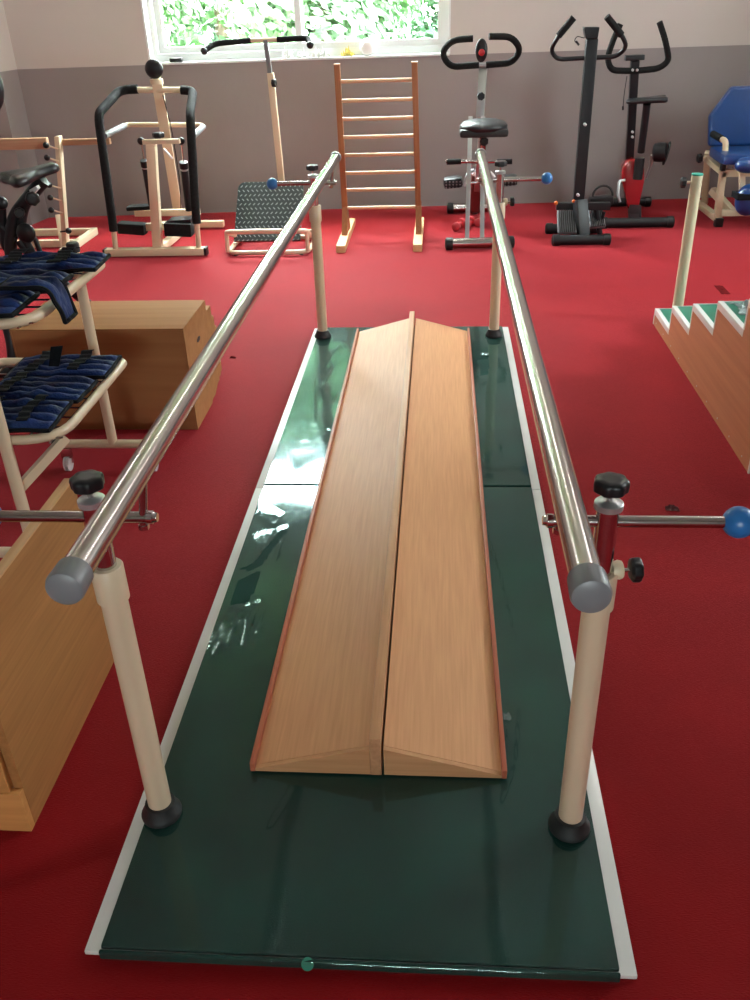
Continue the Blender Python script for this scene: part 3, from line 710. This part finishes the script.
for cx_, cy_, a0_ in ((Wd-rr, H_-rr, 0), (rr, H_-rr, pi/2)):
    for k in range(8): aa = a0_+pi/2*k/7; poly.append(b0+ex*(cx_+rr*cos(aa))+ey*(cy_+rr*sin(aa)))
mb.prism(poly, nn)
mb.build('board', M['plate'], sb)
MB().tube([(xa+.05, yf+.02, .0), (xa+.05, yf+.02, .02)], .014, 10).tube([(xb-.05, yf+.02, .0), (xb-.05, yf+.02, .02)], .014, 10).build('rubber_foot', M['rubber'], sb)
MB().beam((xa+.03, 5.66, .05), (xb-.03, 5.66, .05), .03, .03).build('hinge_bar', M['cream'], sb)
YP = 5.80
MB().beam((-1.02, YP, .03), at(270.5, 73, YP), .045, .045).build('pole', M['cream'], sb)
MB().beam((-1.02, 5.66, .05), (-1.02, YP, .05), .04, .04).build('pole_foot', M['cream'], sb)
MB().beam(at(270, 73, YP), at(265.5, 40, YP), .03, .03).build('inner_pole', M['greycap'], sb)
star_knob(at(272, 83, YP-.01), (1, -.2, 0), .028, .03, sb)
MB().bent([at(204, 51, 5.70), at(215, 43.5, YP), at(251, 40.5, YP)], .019, .05, cap=True).build('foam_grip', M['foam'], sb)
MB().tube([at(250, 40.5, YP), at(278, 39.5, YP)], .014, 12).build('handle_bar', M['cream'], sb)
MB().bent([at(277, 39.5, YP), at(308, 38, YP), at(311, 45, 5.70)], .019, .04).build('foam_grip', M['foam'], sb)
MB().ball(at(204, 51, 5.70), .024).build('grip_end', M['black'], sb); MB().ball(at(310, 45, 5.69), .024).build('grip_end', M['black'], sb)

# ------------------------------------------------------------------ wooden ladder
ld = thing('wall_ladder', (-.28, 5.65, 0), 'free-standing wooden ladder frame with eight pale rungs under the window', 'ladder')
YL = 5.66
lx0b, lx1b = -.545, .0; lx0t, lx1t = at(337, 66, YL).x, at(414.5, 63, YL).x
ZT = 1.17
for xb_, xt_ in ((lx0b, lx0t), (lx1b, lx1t)):
    MB().beam((xb_, YL, .05), (xt_, YL, ZT), .040, .045).build('upright', M['ladder_wood'], ld)
    MB().beam((xt_-.0, YL, ZT), (xt_, YL, ZT+.006), .043, .048).build('end_cap', M['rung_wood'], ld)
    ft = MB().box(xb_-.032, 5.225, 0, xb_+.032, 6.08, .05, .003).build('foot', M['ladder_foot'], ld)
    MB().prism([(xb_-.02, YL-.14, .05), (xb_-.02, YL+.14, .05), (xb_-.02, YL, .26)], (.04, 0, 0)).build('gusset', M['ladder_wood'], ld)
for py in (80.5, 100, 118.5, 136.5, 154.5, 172.5, 189.5, 207.5):
    z = at(378, py, YL).z; k = (z-.05)/(ZT-.05)
    MB().tube([(lx0b+(lx0t-lx0b)*k+.018, YL, z), (lx1b+(lx1t-lx1b)*k-.018, YL, z)], .0125, 12).build('rung', M['rung_wood'], ld)

# ------------------------------------------------------------------ silver exercise bike
sv = thing('exercise_bike', (.43, 5.85, 0), 'silver folding exercise bike with looped black handlebar, right of the ladder', 'exercise bike')
def foot(parent, a, c, r, m, capm='black', cl=.045):
    a = V3(a); c = V3(c); d = (c-a).normalized()
    o = MB().tube([a, c], r, 18).build('foot_bar', M[m], parent)
    for p, s in ((a, -1), (c, 1)): MB().lathe(p-d*s*cl*.6, d*s, [(0, r), (0, r*1.18), (cl, r*1.18), (cl+.008, r*.8)], 18).build('foot_cap', M['black'], o)
foot(sv, (.22, 5.27, .043), (.655, 5.29, .043), .036, 'chrome'); foot(sv, (.24, 6.42, .043), (.62, 6.42, .043), .036, 'chrome')
MB().beam(at(467, 240, 5.34), at(470.5, 117, 5.75), .03, .03).build('frame_tube', M['silver'], sv)
MB().beam(at(482, 240, 5.34), at(483, 117, 5.75), .03, .03).build('frame_tube', M['silver'], sv)
MB().beam(at(469, 121, 5.74), at(485, 121, 5.74), .03, .02).build('frame_crossbar', M['silver'], sv)
MB().beam(at(475, 212, 6.40), at(481, 138, 5.30), .04, .05).build('rear_tube', M['silver'], sv)
MB().beam(at(480, 118, 5.76), at(483.5, 64, 5.90), .055, .04).build('handle_column', M['silver'], sv)
star_knob(at(481, 96, 5.74), (0, -1, 0), .026, .03, sv)
YB = 5.86
MB().bent([at(473, 38.5, YB-.08), at(452, 40, YB-.06), at(441, 53, YB-.02), at(450, 67, YB), at(479, 65, YB)], .0215, .1, 14).build('foam_handle', M['foam'], sv)
MB().bent([at(489, 36.5, YB-.08), at(512, 36.5, YB-.06), at(521, 50, YB-.02), at(512, 63, YB), at(486, 65, YB)], .0215, .1, 14).build('foam_handle', M['foam'], sv)
MB().tube([at(477, 65, YB), at(488, 65, YB)], .014, 10).build('handle_clamp', M['silver'], sv)
cs = MB().ball(at(481.5, 50.5, YB-.03), .05, (.85, .45, 1.5), seg=20).build('console', M['black'], sv)
MB().ball(at(481.7, 52.5, YB-.058), .022, (1, .4, 1)).build('display', M['redlens'], cs)
c0 = at(483.5, 126, 5.16)
mb = MB(); g = bmesh.ops.create_uvsphere(mb.bm, u_segments=32, v_segments=16, radius=1)
for v in g['verts']:
    x, y, z = v.co; x_ = (abs(x)**.8)*(1 if x > 0 else -1)
    v.co = V3((c0.x+x_*.155, c0.y+.0+y*.15, c0.z+(z*.05 if z < 0 else z*.045)-.0*abs(x)))
mb.build('saddle', M['seat'], sv, ang=60)
MB().beam(c0+V3((-.155, -.02, -.03)), c0+V3((.155, -.02, -.03)), .22, .05, bev=.02).build('saddle_base', M['rubber'], sv)
MB().tube([c0+V3((0, .03, -.04)), at(482, 180, 5.5)], .022, 14).build('seat_post', M['chrome'], sv)
star_knob(at(484, 141, 5.14), (0, -1, 0), .028, .03, sv)
MB().tube([at(446, 161.5, 5.35), at(512, 161.5, 5.35)], .012, 10).build('side_bar', M['chrome'], sv)
for a, c in ((447, 461), (497, 512)): MB().tube([at(a, 162, 5.34), at(c, 161.5, 5.34)], .018, 12).build('side_grip', M['foam'], sv)
MB().bent([at(464, 186, 5.72), at(468, 173, 5.72), at(474, 170, 5.75)], .012, .03).build('crank', M['silver'], sv)
MB().bent([at(486, 170, 5.85), at(491, 173, 5.85), at(496, 180, 5.85)], .012, .03).build('crank', M['silver'], sv)
def big_pedal(parent, px, py, Y, w=.14, strap=False):
    c = at(px, py, Y)
    o = MB().beam(c+V3((-w/2, 0, .0)), c+V3((w/2, 0, .012)), .13, .075, bev=.03)
    o = o.build('pedal', M['black'], parent)
    mb = MB()
    for i in range(5):
        for j in range(3): mb.ball(c+V3((-w/2+.02+i*w*.18, -.068, -.02+j*.02)), .006, seg=8)
    mb.build('pedal_stud', M['greycap'], o)
    return o
big_pedal(sv, 453, 183, 5.72); big_pedal(sv, 508, 181, 5.85)
MB().beam(at(478, 173, 5.95), at(475, 211, 6.1), .10, .06, bev=.02).build('drive_cover', M['redd'], sv)
MB().tube([at(462, 184, 5.72), at(504, 180, 5.85)], .010, 10).build('axle', M['chrome'], sv)

# red dumbbells
def dumbbell(c, d, label):
    t = thing('dumbbell', (c[0], c[1], 0), label, 'dumbbell', 'red dumbbells on the carpet')
    c = V3((c[0], c[1], .034)); d = V3((cos(d), sin(d), 0))
    MB().tube([c-d*.05, c+d*.05], .013, 12).build('handle', M['redbell'], t)
    for s in (-1, 1): MB().lathe(c+d*s*.04, d*s, [(0, .018), (.006, .031), (.045, .033), (.052, .024)], 12).build('weight', M['redbell'], t)
dumbbell((fl(459, 229).x, fl(459, 229).y), 1.25, 'leftmost of the small red dumbbells under the silver bike')
dumbbell((fl(469, 227).x, fl(469, 227).y), 1.3, 'middle small red dumbbell between the silver bike legs')
dumbbell((fl(480, 225).x, fl(480, 225).y), 1.35, 'right small red dumbbell beside the silver bike frame tube')

# ------------------------------------------------------------------ black stepper
bs = thing('stepper_machine', (1.15, 5.6, 0), 'tall black upright stepper with bent handlebars, left of the red bike', 'stepping machine')
foot(bs, (.975, 5.355, .036), (1.335, 5.355, .036), .034, 'blackm'); foot(bs, (.965, 5.70, .036), (1.30, 5.70, .036), .034, 'blackm')
MB().beam((1.16, 5.41, .04), (1.14, 5.71, .04), .07, .05).build('base_rail', M['blackm'], bs)
MB().beam(at(583, 238, 5.42), at(580, 200, 5.50), .085, .07, bev=.006).build('lower_column', M['blackm'], bs)
MB().beam(at(578, 204, 5.52), at(592, 38, 5.55), .078, .06, bev=.012).build('column', M['blackm'], bs)
MB().prism([at(584, 27, 5.48), at(600, 27, 5.48), at(598, 39, 5.48), at(586, 39, 5.48)], (0, .09, 0), .008).build('console', M['black'], bs)
mb = MB()
for px, py in ((585, 124.5), (578, 195)): mb.lathe(at(px, py, 5.478 if py < 150 else 5.46), (0, -1, 0), [(-.02, .010), (0.015, .010), (.018, .006)], 12)
mb.build('bolt', M['silver'], bs)
YQ = 5.56
MB().bent([at(573.5, 18, YQ-.12), at(558.5, 36, YQ-.1), at(550.5, 50, YQ-.04), at(557, 59.5, YQ), at(586, 58, YQ), at(617, 56.5, YQ), at(627, 47, YQ-.04), at(622, 35, YQ-.1), at(607, 17, YQ-.12)], .0145, .07, 12).build('handlebar', M['blackm'], bs)
MB().tube([at(573.8, 17.5, YQ-.12), at(558.5, 36, YQ-.1)], .022, 12).build('foam_grip', M['foam'], bs)
MB().tube([at(606.8, 16.5, YQ-.12), at(621.5, 35, YQ-.1)], .022, 12).build('foam_grip', M['foam'], bs)
MB().bent([at(584, 38, 5.5), at(577, 36, 5.47), at(574, 41, 5.47), at(578, 44, 5.47)], .003, .03).tube([at(576, 41, 5.47), at(579, 45, 5.47)], .007, 8).build('cable', M['black'], bs)
def step_plate(pts, off):
    o = MB().prism(pts, off, .008).build('pedal', M['greycap'], bs)
    a, c, d, e = [V3(p) for p in pts]; mb = MB()
    for k in range(1, 9):
        t_ = k/9; mb.tube([a+(c-a)*t_+V3((0, -.004, .004)), e+(d-e)*t_+V3((0, -.004, .004))], .004, 6)
    mb.build('tread_rib', M['black'], o)
step_plate([at(557, 210, 5.52), at(575, 210, 5.52), at(577, 232, 5.40), at(558, 233, 5.40)], (0, .02, -.02))
step_plate([at(588, 209, 5.66), at(603, 209, 5.66), at(606, 226, 5.55), at(590, 227, 5.55)], (0, .02, -.02))
MB().beam(at(556, 206, 5.6), at(610, 206, 5.6), .05, .05).build('pedal_bridge', M['black'], bs)
MB().ball(at(556, 203, 5.55), .014).ball(at(574, 201, 5.5), .014).ball(at(583, 201, 5.5), .012).build('hinge_cap', M['orange'], bs)
MB().tube([at(596, 208, 5.6), at(600, 234, 5.6)], .02, 10).tube([at(604, 212, 5.6), at(598, 240, 5.62)], .012, 10).build('cylinder', M['blackm'], bs)

# ------------------------------------------------------------------ red and black bike
rb = thing('exercise_bike', (1.62, 6.2, 0), 'black exercise bike with glossy red drive cover, near the blue chair', 'exercise bike')
foot(rb, (1.385, 5.84, .038), (1.88, 5.84, .038), .036, 'blackm'); foot(rb, (1.40, 6.56, .038), (1.86, 6.56, .038), .034, 'blackm')
MB().beam(at(634, 221, 5.9), at(632, 200, 6.5), .07, .06).build('base_rail', M['blackm'], rb)
YC = 6.15
prof = [(622, 180), (623, 168), (628, 161), (634, 159), (641, 161), (645, 169), (644, 182), (641, 196), (639, 212), (630, 212), (627, 200)]
MB().prism([at(a, c, YC) for a, c in prof], (0, .11, 0), .025).build('drive_cover', M['redp'], rb)
MB().beam(at(635, 220, 5.95), at(635, 208, 6.15), .09, .06, bev=.01).build('cover_foot', M['blackm'], rb)
MB().beam(at(629, 165, 6.28), at(635, 60, 6.1), .06, .05, bev=.008).build('column', M['blackm'], rb)
MB().beam(at(625, 58, 6.08), at(644, 57, 6.08), .07, .035, bev=.006).build('column_plate', M['blackm'], rb)
YR = 6.08
MB().bent([at(620.5, 24, YR-.06), at(614, 38, YR-.05), at(607, 58, YR-.02), at(611, 70.5, YR), at(635, 71, YR), at(659, 68.5, YR), at(669, 61, YR-.02), at(666, 42, YR-.05), at(659.5, 22, YR-.06)], .021, .07, 14).build('handlebar', M['foam'], rb)
mb = MB()
for px, py in ((632.5, 70), (637, 70), (632.5, 132), (632.5, 137)): mb.lathe(at(px, py, YR-.018 if py < 100 else 6.09), (0, -1, 0), [(-.01, .009), (.012, .009), (.014, .005)], 10)
mb.build('bolt', M['silver'], rb)
a0 = at(626, 102, 6.02); a1 = at(669, 98.5, 5.98)
saddle(rb, a1, a0-a1, (a0-a1).length, .20, .08, .05)
MB().tube([at(647, 104, 6.0), at(641, 152, 6.1)], .027, 14).build('seat_post', M['blackm'], rb)
MB().tube([at(640, 158, 6.05), at(637.5, 179, 6.05)], .036, 16).build('seat_tube', M['blackm'], rb)
MB().bent([at(646, 178, 6.12), at(651, 164, 6.08), at(652, 155, 6.05)], .011, .02).build('crank', M['silver'], rb)
MB().bent([at(625, 180, 6.1), at(619, 181, 6.08), at(618, 196, 6.05), at(620, 202, 6.05)], .011, .02).build('crank', M['silver'], rb)
c = at(662, 153, 6.0)
o = MB().lathe(c+V3((-.06, .02, 0)), (1, -.35, .1), [(0, .05), (.01, .065), (.05, .07), (.09, .065), (.1, .05)], 20).build('pedal', M['black'], rb)
MB().tube([c+V3((.03+.075*cos(k*.35)*.2, -.02+.03*sin(k*.35), .075*cos(k*.35))) for k in range(19)], .008, 6).build('pedal_strap', M['rubber'], o)
c = at(601, 200, 6.05)
o = MB().beam(c+V3((-.09, 0, -.01)), c+V3((.09, 0, 0)), .10, .07, bev=.02).build('pedal', M['black'], rb)
MB().tube([c+V3((-.06+.0*k, 0, .02))]+[c+V3((-.075*cos(k*pi/12)+.01, 0, .03+.075*sin(k*pi/12))) for k in range(13)], .009, 8, flat=1).build('pedal_strap', M['rubber'], o)
MB().bent([at(627, 76, 6.1), at(624, 95, 6.1), at(623, 108, 6.1)], .003, .05).tube([at(623, 106, 6.1), at(623, 110, 6.1)], .007, 8).build('cable', M['black'], rb)

# ------------------------------------------------------------------ blue therapy chair
bc = thing('therapy_chair', (2.55, 6.05, 0), 'blue padded therapy chair with cream steel frame at the right edge', 'chair')
xl, xr = at(709, 150, 6.1).x, 2.98
yb_ = 6.12
def bp(px, py): return at(px, py, 6.12)
Lp = [bp(709, 147), bp(711, 117), bp(735, 87.5)]
cx_ = 2.53
poly = Lp + [V3((2*cx_-p.x, p.y, p.z)) for p in Lp[::-1]]
MB().prism([p+V3((0, (p.z-.5)*.16, 0)) for p in poly], (0, .06, 0), .022).build('backrest', M['bluevinyl'], bc)
zs = at(725, 157, 5.85).z
MB().box(at(715, 160, 5.9).x, 5.70, zs-.035, 2*cx_-at(715, 160, 5.9).x, 6.10, zs+.04, .03).build('seat', M['bluevinyl'], bc)
ZF = .03
for s in (0, 1):
    def mx(p): return V3((2*cx_-p.x, p.y, p.z)) if s else V3(p)
    MB().bent([mx(at(708, 150, 6.1)), mx(at(701, 222, 6.35))], .02).build('rear_leg', M['cream2'], bc) if False else None
    fl_ = at(716, 224, 5.86); fl_.z = .05
    rl_ = at(696, 207, 6.45); rl_.z = .05
    tp = at(723, 172, 5.86)
    MB().beam(mx(fl_), mx(tp), .045, .045).build('front_leg', M['cream2'], bc)
    MB().beam(mx(rl_+V3((.04, -.08, 0))), mx(at(708, 152, 6.2)), .045, .045).build('rear_leg', M['cream2'], bc)
    MB().beam(mx(rl_), mx(fl_+V3((.01, -.02, 0))), .045, .045).build('foot_rail', M['cream2'], bc)
    MB().beam(mx(fl_+V3((.01, -.05, -.018))), mx(fl_+V3((.01, .01, -.018))), .055, .06).build('foot_cap', M['black'], bc)
    MB().beam(mx(at(706, 158, 6.2)), mx(at(723, 172, 5.86)), .04, .04).build('side_rail', M['cream2'], bc)
    MB().bent([mx(at(713, 134, 6.12)), mx(at(721, 139, 5.95)), mx(at(726, 141, 5.88)), mx(at(724, 168, 5.86))], .021, .05).build('armrest', M['cream2'], bc)
    MB().tube([mx(at(713, 134, 6.12)), mx(at(722, 139, 5.93))], .024, 12).build('arm_grip', M['foam'], bc)
    MB().beam(mx(at(721, 167, 5.84)), mx(at(725, 167, 5.84)), .05, .05).build('joint_cap', M['black'], bc)
    MB().beam(mx(at(712, 190, 6.2)), mx(at(733, 213, 6.0)), .05, .05).build('brace', M['cream2'], bc)
    q = at(703, 158, 6.15); qq = V3((-1, -.2, 0)) if not s else V3((1, -.2, 0))
    MB().tube([mx(q+V3((.03, 0, 0))), mx(q+V3((-.02, -.01, 0)))], .009, 8).build('knob_stem', M['cream2'], bc)
    star_knob(mx(q+V3((-.01, 0, 0))), qq, .034, .03, bc)
    st_ = MB().box(*(mx(at(733, 188, 5.72))-V3((.02, .05, .02))), *(mx(at(733, 188, 5.72))+V3((.02, -.045, .02)))) if False else None
MB().beam(at(714, 213, 5.98), V3((2*cx_-at(714, 213, 5.98).x, 5.98, at(714, 213, 5.98).z)), .04, .045).build('lower_crossbar', M['cream2'], bc)
MB().beam(at(722, 173, 5.86), V3((2*cx_-at(722, 173, 5.86).x, 5.86, at(722, 173, 5.86).z)), .045, .05).build('seat_crossbar', M['cream2'], bc)
for s in (0, 1):
    for k, (px, py, zl, rr) in enumerate(((748, 165, .16, .05), (748, 200, .22, .055))):
        c = at(px, py, 5.62)
        if s: c.x = 2*cx_-c.x
        MB().ball(c, 1, (.09, .075, .055 if k == 0 else .11), seg=22).build('leg_pad', M['bluevinyl'], bc)
    c = at(738, 196, 5.6)
    if s: c.x = 2*cx_-c.x
    MB().box(c.x-(.16 if s else .02), c.y-.06, c.z-.02, c.x+(.02 if s else .16), c.y+.09, c.z+.02, .005).build('pad_strap', M['blackfab'], bc)
    a = at(742, 172, 5.66); e = at(742, 205, 5.7)
    if s: a.x = 2*cx_-a.x; e.x = 2*cx_-e.x
    MB().beam(a, e, .04, .03).beam(a, a+V3((0, .2, .03)), .04, .03).build('leg_lever', M['cream2'], bc)

# ------------------------------------------------------------------ training stairs
sr = thing('training_stairs', (1.7, 2.8, 0), 'wooden training stairs with green treads and white edge strips at the right', 'stairs')
XS, XE = 1.31, 2.06
ys = [3.67, 3.34, 3.0, 2.66, 2.31, 1.985]; zs_ = [.085, .205, .325, .445, .565]
prof = [(1.985, 0), (3.665, 0)]
for k in range(5): prof += [(ys[k]-.004, zs_[k]-.004), (ys[k+1]-.004, zs_[k]-.004)]
prof = [(1.985, 0), (3.665, 0)]
for k in range(5): prof += [(ys[k]-.005, zs_[k]-.03), (ys[k+1]-.005, zs_[k]-.03)]
prof[-1] = (1.985, zs_[4]-.03)
for x in (XS, XE-.018):
    MB().prism([(x, y, z) for y, z in prof], (.018, 0, 0)).build('side_board', M['stair_wood'], sr)
for k in range(5):
    z = zs_[k]; ya, yb2 = ys[k+1], ys[k]
    MB().box(XS+.022, ya+.001, z-.016, XE-.022, yb2-.004, z-.003, .002).build('tread', M['greentread'], sr)
    MB().box(XS+.019, yb2-.014, (0 if k == 0 else zs_[k-1])-.0, XE-.019, yb2-.005, z-.017, .001).build('riser', M['whitetrim'], sr)
    mb = MB()
    for x in (XS-.001, XE-.021):
        mb.box(x, ya-.004, z-.030, x+.022, yb2, z, .002)
        mb.box(x, yb2-.012, (0 if k == 0 else zs_[k-1]), x+.006 if x < 1.5 else x+.022, yb2+.001, z-.030, .001)
    mb.box(XS+.021, yb2-.004, z-.014, XE-.021, yb2+.001, z-.001, .001)
    mb.build('edge_strip', M['whitetrim'], sr)
MB().box(XS-.002, 1.975, 0, XS+.004, 1.985, .535, .001).build('corner_strip', M['whitetrim'], sr)
MB().box(XS+.018, 1.985, 0, XE-.018, 1.997, .534, .001).build('rear_board', M['stair_wood'], sr)
mb = MB()
for y in [3.6-.17*k for k in range(10)]: mb.lathe((XS-.0005, y, .025), (-1, 0, 0), [(0, .004), (.002, .003)], 8)
mb.build('screw', M['silver'], sr)
px_, py_ = 1.440, 3.715
hp = MB().lathe((px_, py_, 0), (0, 0, 1), [(0, .028), (.755, .028), (.755, .023), (.74, .022)], 24).build('handrail_post', M['olive'], sr)
MB().lathe((px_, py_, .755), (0, 0, 1), [(-.012, .0225), (0, .0285), (.006, .0285), (.007, .022)], 24).build('post_collar', M['teal'], hp)
MB().tube([(px_-.03, py_, .72), (px_-.06, py_, .72)], .007, 10).build('knob_screw', M['cream'], hp)
star_knob((px_-.05, py_, .72), (-1, 0, 0), .026, .026, hp)
for (xx) in (px_,):
    MB().box(px_-.025, 3.676, .02, px_+.025, 3.6865, .07).build('post_bracket', M['silver'], hp)

def crumple(name, c, sx, sy, h, m, label, cat, seed, n=18, k=.32, group=None):
    mb = MB(); b = mb.bm; c = V3(c); g = []
    for i in range(n+1):
        row = []
        for j in range(n+1):
            u, v = i/n*2-1, j/n*2-1; rr = max(0, 1-(u*u+v*v)*.55)
            a = abs(noise.noise(V3((i*k, j*k, seed)))*1.5+.5*noise.noise(V3((i*k*2.3, j*k*2.3, seed+4))))
            edge = 1+.25*noise.noise(V3((u*2, v*2, seed+9)))
            row.append(b.verts.new(c+V3((u*sx/2*edge, v*sy/2*edge, .0015+h*a*rr*1.6))))
        g.append(row)
    for i in range(n):
        for j in range(n): b.faces.new((g[i][j], g[i+1][j], g[i+1][j+1], g[i][j+1]))
    ext = bmesh.ops.extrude_face_region(b, geom=list(b.faces))
    for v in [e for e in ext['geom'] if isinstance(e, bmesh.types.BMVert)]: v.co.z -= .001
    o = mb.build(name, m, org=c, ang=25); return tag(o, label, cat, group)
crumple('plastic_wrapper', (1.60, 2.82, .4445), .0, .0, .0, M['paper'], 'x', 'x', 1) if False else None
crumple('plastic_wrapper', (1.47, 2.56, .4425), .22, .16, .035, clear('wrapper_film', (.8, .82, .82), .12, 2.1, .45), 'crumpled clear plastic wrapper lying on a high green stair tread', 'wrapper', 2)

# ------------------------------------------------------------------ things on the sill
def sill(px, py): 
    d = ray(px, py); p = CO + d*((WZ0+.004-CO.z)/d.z); return p
def sp(px): # on the sill at that column
    p = at(px, 55, 6.67); return V3((p.x, 6.7084+.0589*p.x+.045, WZ0+.004))
crumple('crumpled_paper', sp(287), .09, .06, .06, M['paper'], 'crumpled white paper on the window sill, left of the other litter', 'paper', 3)
crumple('crumpled_paper', sp(302), .09, .06, .05, M['paper'], 'crumpled white paper in the middle of the window sill litter', 'paper', 4)
crumple('crumpled_paper', sp(320), .15, .06, .045, M['paper'], 'long flattened white paper scrap on the sill beside the yellow cloth', 'paper', 5)
crumple('yellow_cloth', sp(347), .10, .06, .05, M['yellow'], 'small yellow cloth on the sill above the ladder', 'cloth', 6)
p = sp(367); tag(MB().ball(p+V3((0, 0, .06)), .060, (1.0, .72, 1.0), seg=26).build('sill_glare', M['glare_white'], org=p), 'white blob standing in for a glare of light on the window sill above the wooden ladder', 'ball')  # solid white ball put in for a glare of light on the sill
p = sp(177); tag(MB().box(p.x-.05, p.y-.035, p.z, p.x+.05, p.y+.02, p.z+.03, .008).build('black_pouch', M['rubber'], org=p), 'small black pouch at the left end of the window sill', 'pouch')

# scraps on the carpet
crumple('carpet_scrap', fl(672, 509), .045, .03, .012, M['redd'], 'small brownish scrap on the carpet beyond the right near post', 'scrap', 8)
crumple('carpet_scrap', fl(233, 358), .03, .02, .006, M['lint'], 'tiny dark red scrap on the carpet near the nested stools', 'scrap', 9)
crumple('carpet_scrap', fl(722, 290), .05, .17, .002, M['lint'], 'dark red streak of lint on the carpet behind the training stairs', 'scrap', 10)

# ------------------------------------------------------------------ outdoors
struct('ground', MB().box(-30, 7.3, -.5, 30, 40, -.3), M['grass'])
def tree(x, y, h, r, n, lm, label, seed):
    rn = random.Random(seed)
    t = thing('tree', (x, y, -.3), label, 'tree', 'trees outside the window')
    MB().tube([(x, y, -.3), (x+.1, y, h*.4), (x, y+.1, h*.8)], .14, 10, r2=.05).build('trunk', M['bark'], t)
    me = bpy.data.meshes.new('crown'); vs, fs = [], []
    blobs = [(V3((x+rn.uniform(-r, r)*.75, y+rn.uniform(-r, r)*.6, rn.uniform(.1, h))), rn.uniform(.5, .85)) for _ in range(34)]
    for _ in range(n):
        c, br = rn.choice(blobs); d = V3((rn.gauss(0, 1), rn.gauss(0, 1), rn.gauss(0, 1))).normalized()
        p = c + d*br*rn.uniform(.7, 1.05)
        nrm = (d+V3((rn.uniform(-.6, .6), rn.uniform(-.6, .6), rn.uniform(-.2, .8)))).normalized()
        a = nrm.cross(V3((rn.random(), rn.random(), rn.random()))).normalized(); e = nrm.cross(a); s = rn.uniform(.05, .10)
        i = len(vs); vs += [p-a*s-ORG[t.name], p+e*s*.5-ORG[t.name], p+a*s-ORG[t.name], p-e*s*.5-ORG[t.name]]; fs.append((i, i+1, i+2, i+3))
    me.from_pydata([tuple(v) for v in vs], [], fs); me.materials.append(lm)
    o = bpy.data.objects.new('crown', me); COL.objects.link(o); o.parent = t; ORG[o.name] = ORG[t.name]
TL = [(-4.95, 11.2, 4.6, 1.2, 20000, 'leaf2', 'leafy green tree outside, nearest the left end of the window', 1),
      (-1.4, 11.2, 4.7, 1.2, 22000, 'leaf', 'pale green tree outside, straight behind the dividing bar of the window', 2),
      (2.1, 11.2, 4.5, 1.2, 20000, 'leaf', 'green tree outside, past the right end of the window', 3),
      (-3.5, 15.2, 6.5, 1.3, 22000, 'leaf', 'taller bright tree outside, farther back on the left', 4),
      (.3, 15.2, 6.6, 1.3, 22000, 'leaf2', 'taller darker tree outside, farther back on the right', 5)]
for x, y, h, r, n, lm, lb, sd in TL: tree(x, y, h, r, n, M[lm], lb, sd)

# ------------------------------------------------------------------ light
wd = bpy.data.worlds.new('world'); SC.world = wd; wd.use_nodes = True
bg = wd.node_tree.nodes['Background']; bg.inputs[0].default_value = (.93, .97, 1, 1); bg.inputs[1].default_value = 88.0
def portal(name, loc, rot, sx, sy):
    l = bpy.data.lights.new(name, 'AREA'); l.shape = 'RECTANGLE'; l.size = sx; l.size_y = sy; l.cycles.is_portal = True
    o = bpy.data.objects.new(name, l); COL.objects.link(o); o.location = loc; o.rotation_euler = rot
portal('window_portal', W((WX0+WX1)/2, .26, (WZ0+WZ1)/2), (radians(-90), 0, math.atan(.0589)), WX1-WX0, WZ1-WZ0)
portal('side_portal', (XR+.22, (SY0+SY1)/2, (SZ0+SZ1)/2), (radians(-90), 0, radians(-90)), SY1-SY0, SZ1-SZ0)
portal('front_portal', ((FX0+FX1)/2, YF-.22, (FZ0+FZ1)/2), (radians(90), 0, 0), FX1-FX0, FZ1-FZ0)
sl = bpy.data.lights.new('sun', 'SUN'); sl.energy = 6; sl.angle = radians(3); sl.color = (1, .96, .88)
so = bpy.data.objects.new('sun', sl); COL.objects.link(so); so.location = (-4, -8, 12); so.rotation_euler = (radians(52), 0, radians(-22))

vs = SC.view_settings; vs.view_transform = 'Standard'; vs.look = 'None'; vs.gamma = 1; vs.use_curve_mapping = False; vs.exposure = 0.0
SC.display_settings.display_device = 'sRGB'
SC.cycles.use_denoising = True; SC.cycles.max_bounces = 10; SC.cycles.diffuse_bounces = 6; SC.cycles.transparent_max_bounces = 16
SC.cycles.sample_clamp_indirect = 8; SC.cycles.caustics_reflective = False; SC.cycles.caustics_refractive = False
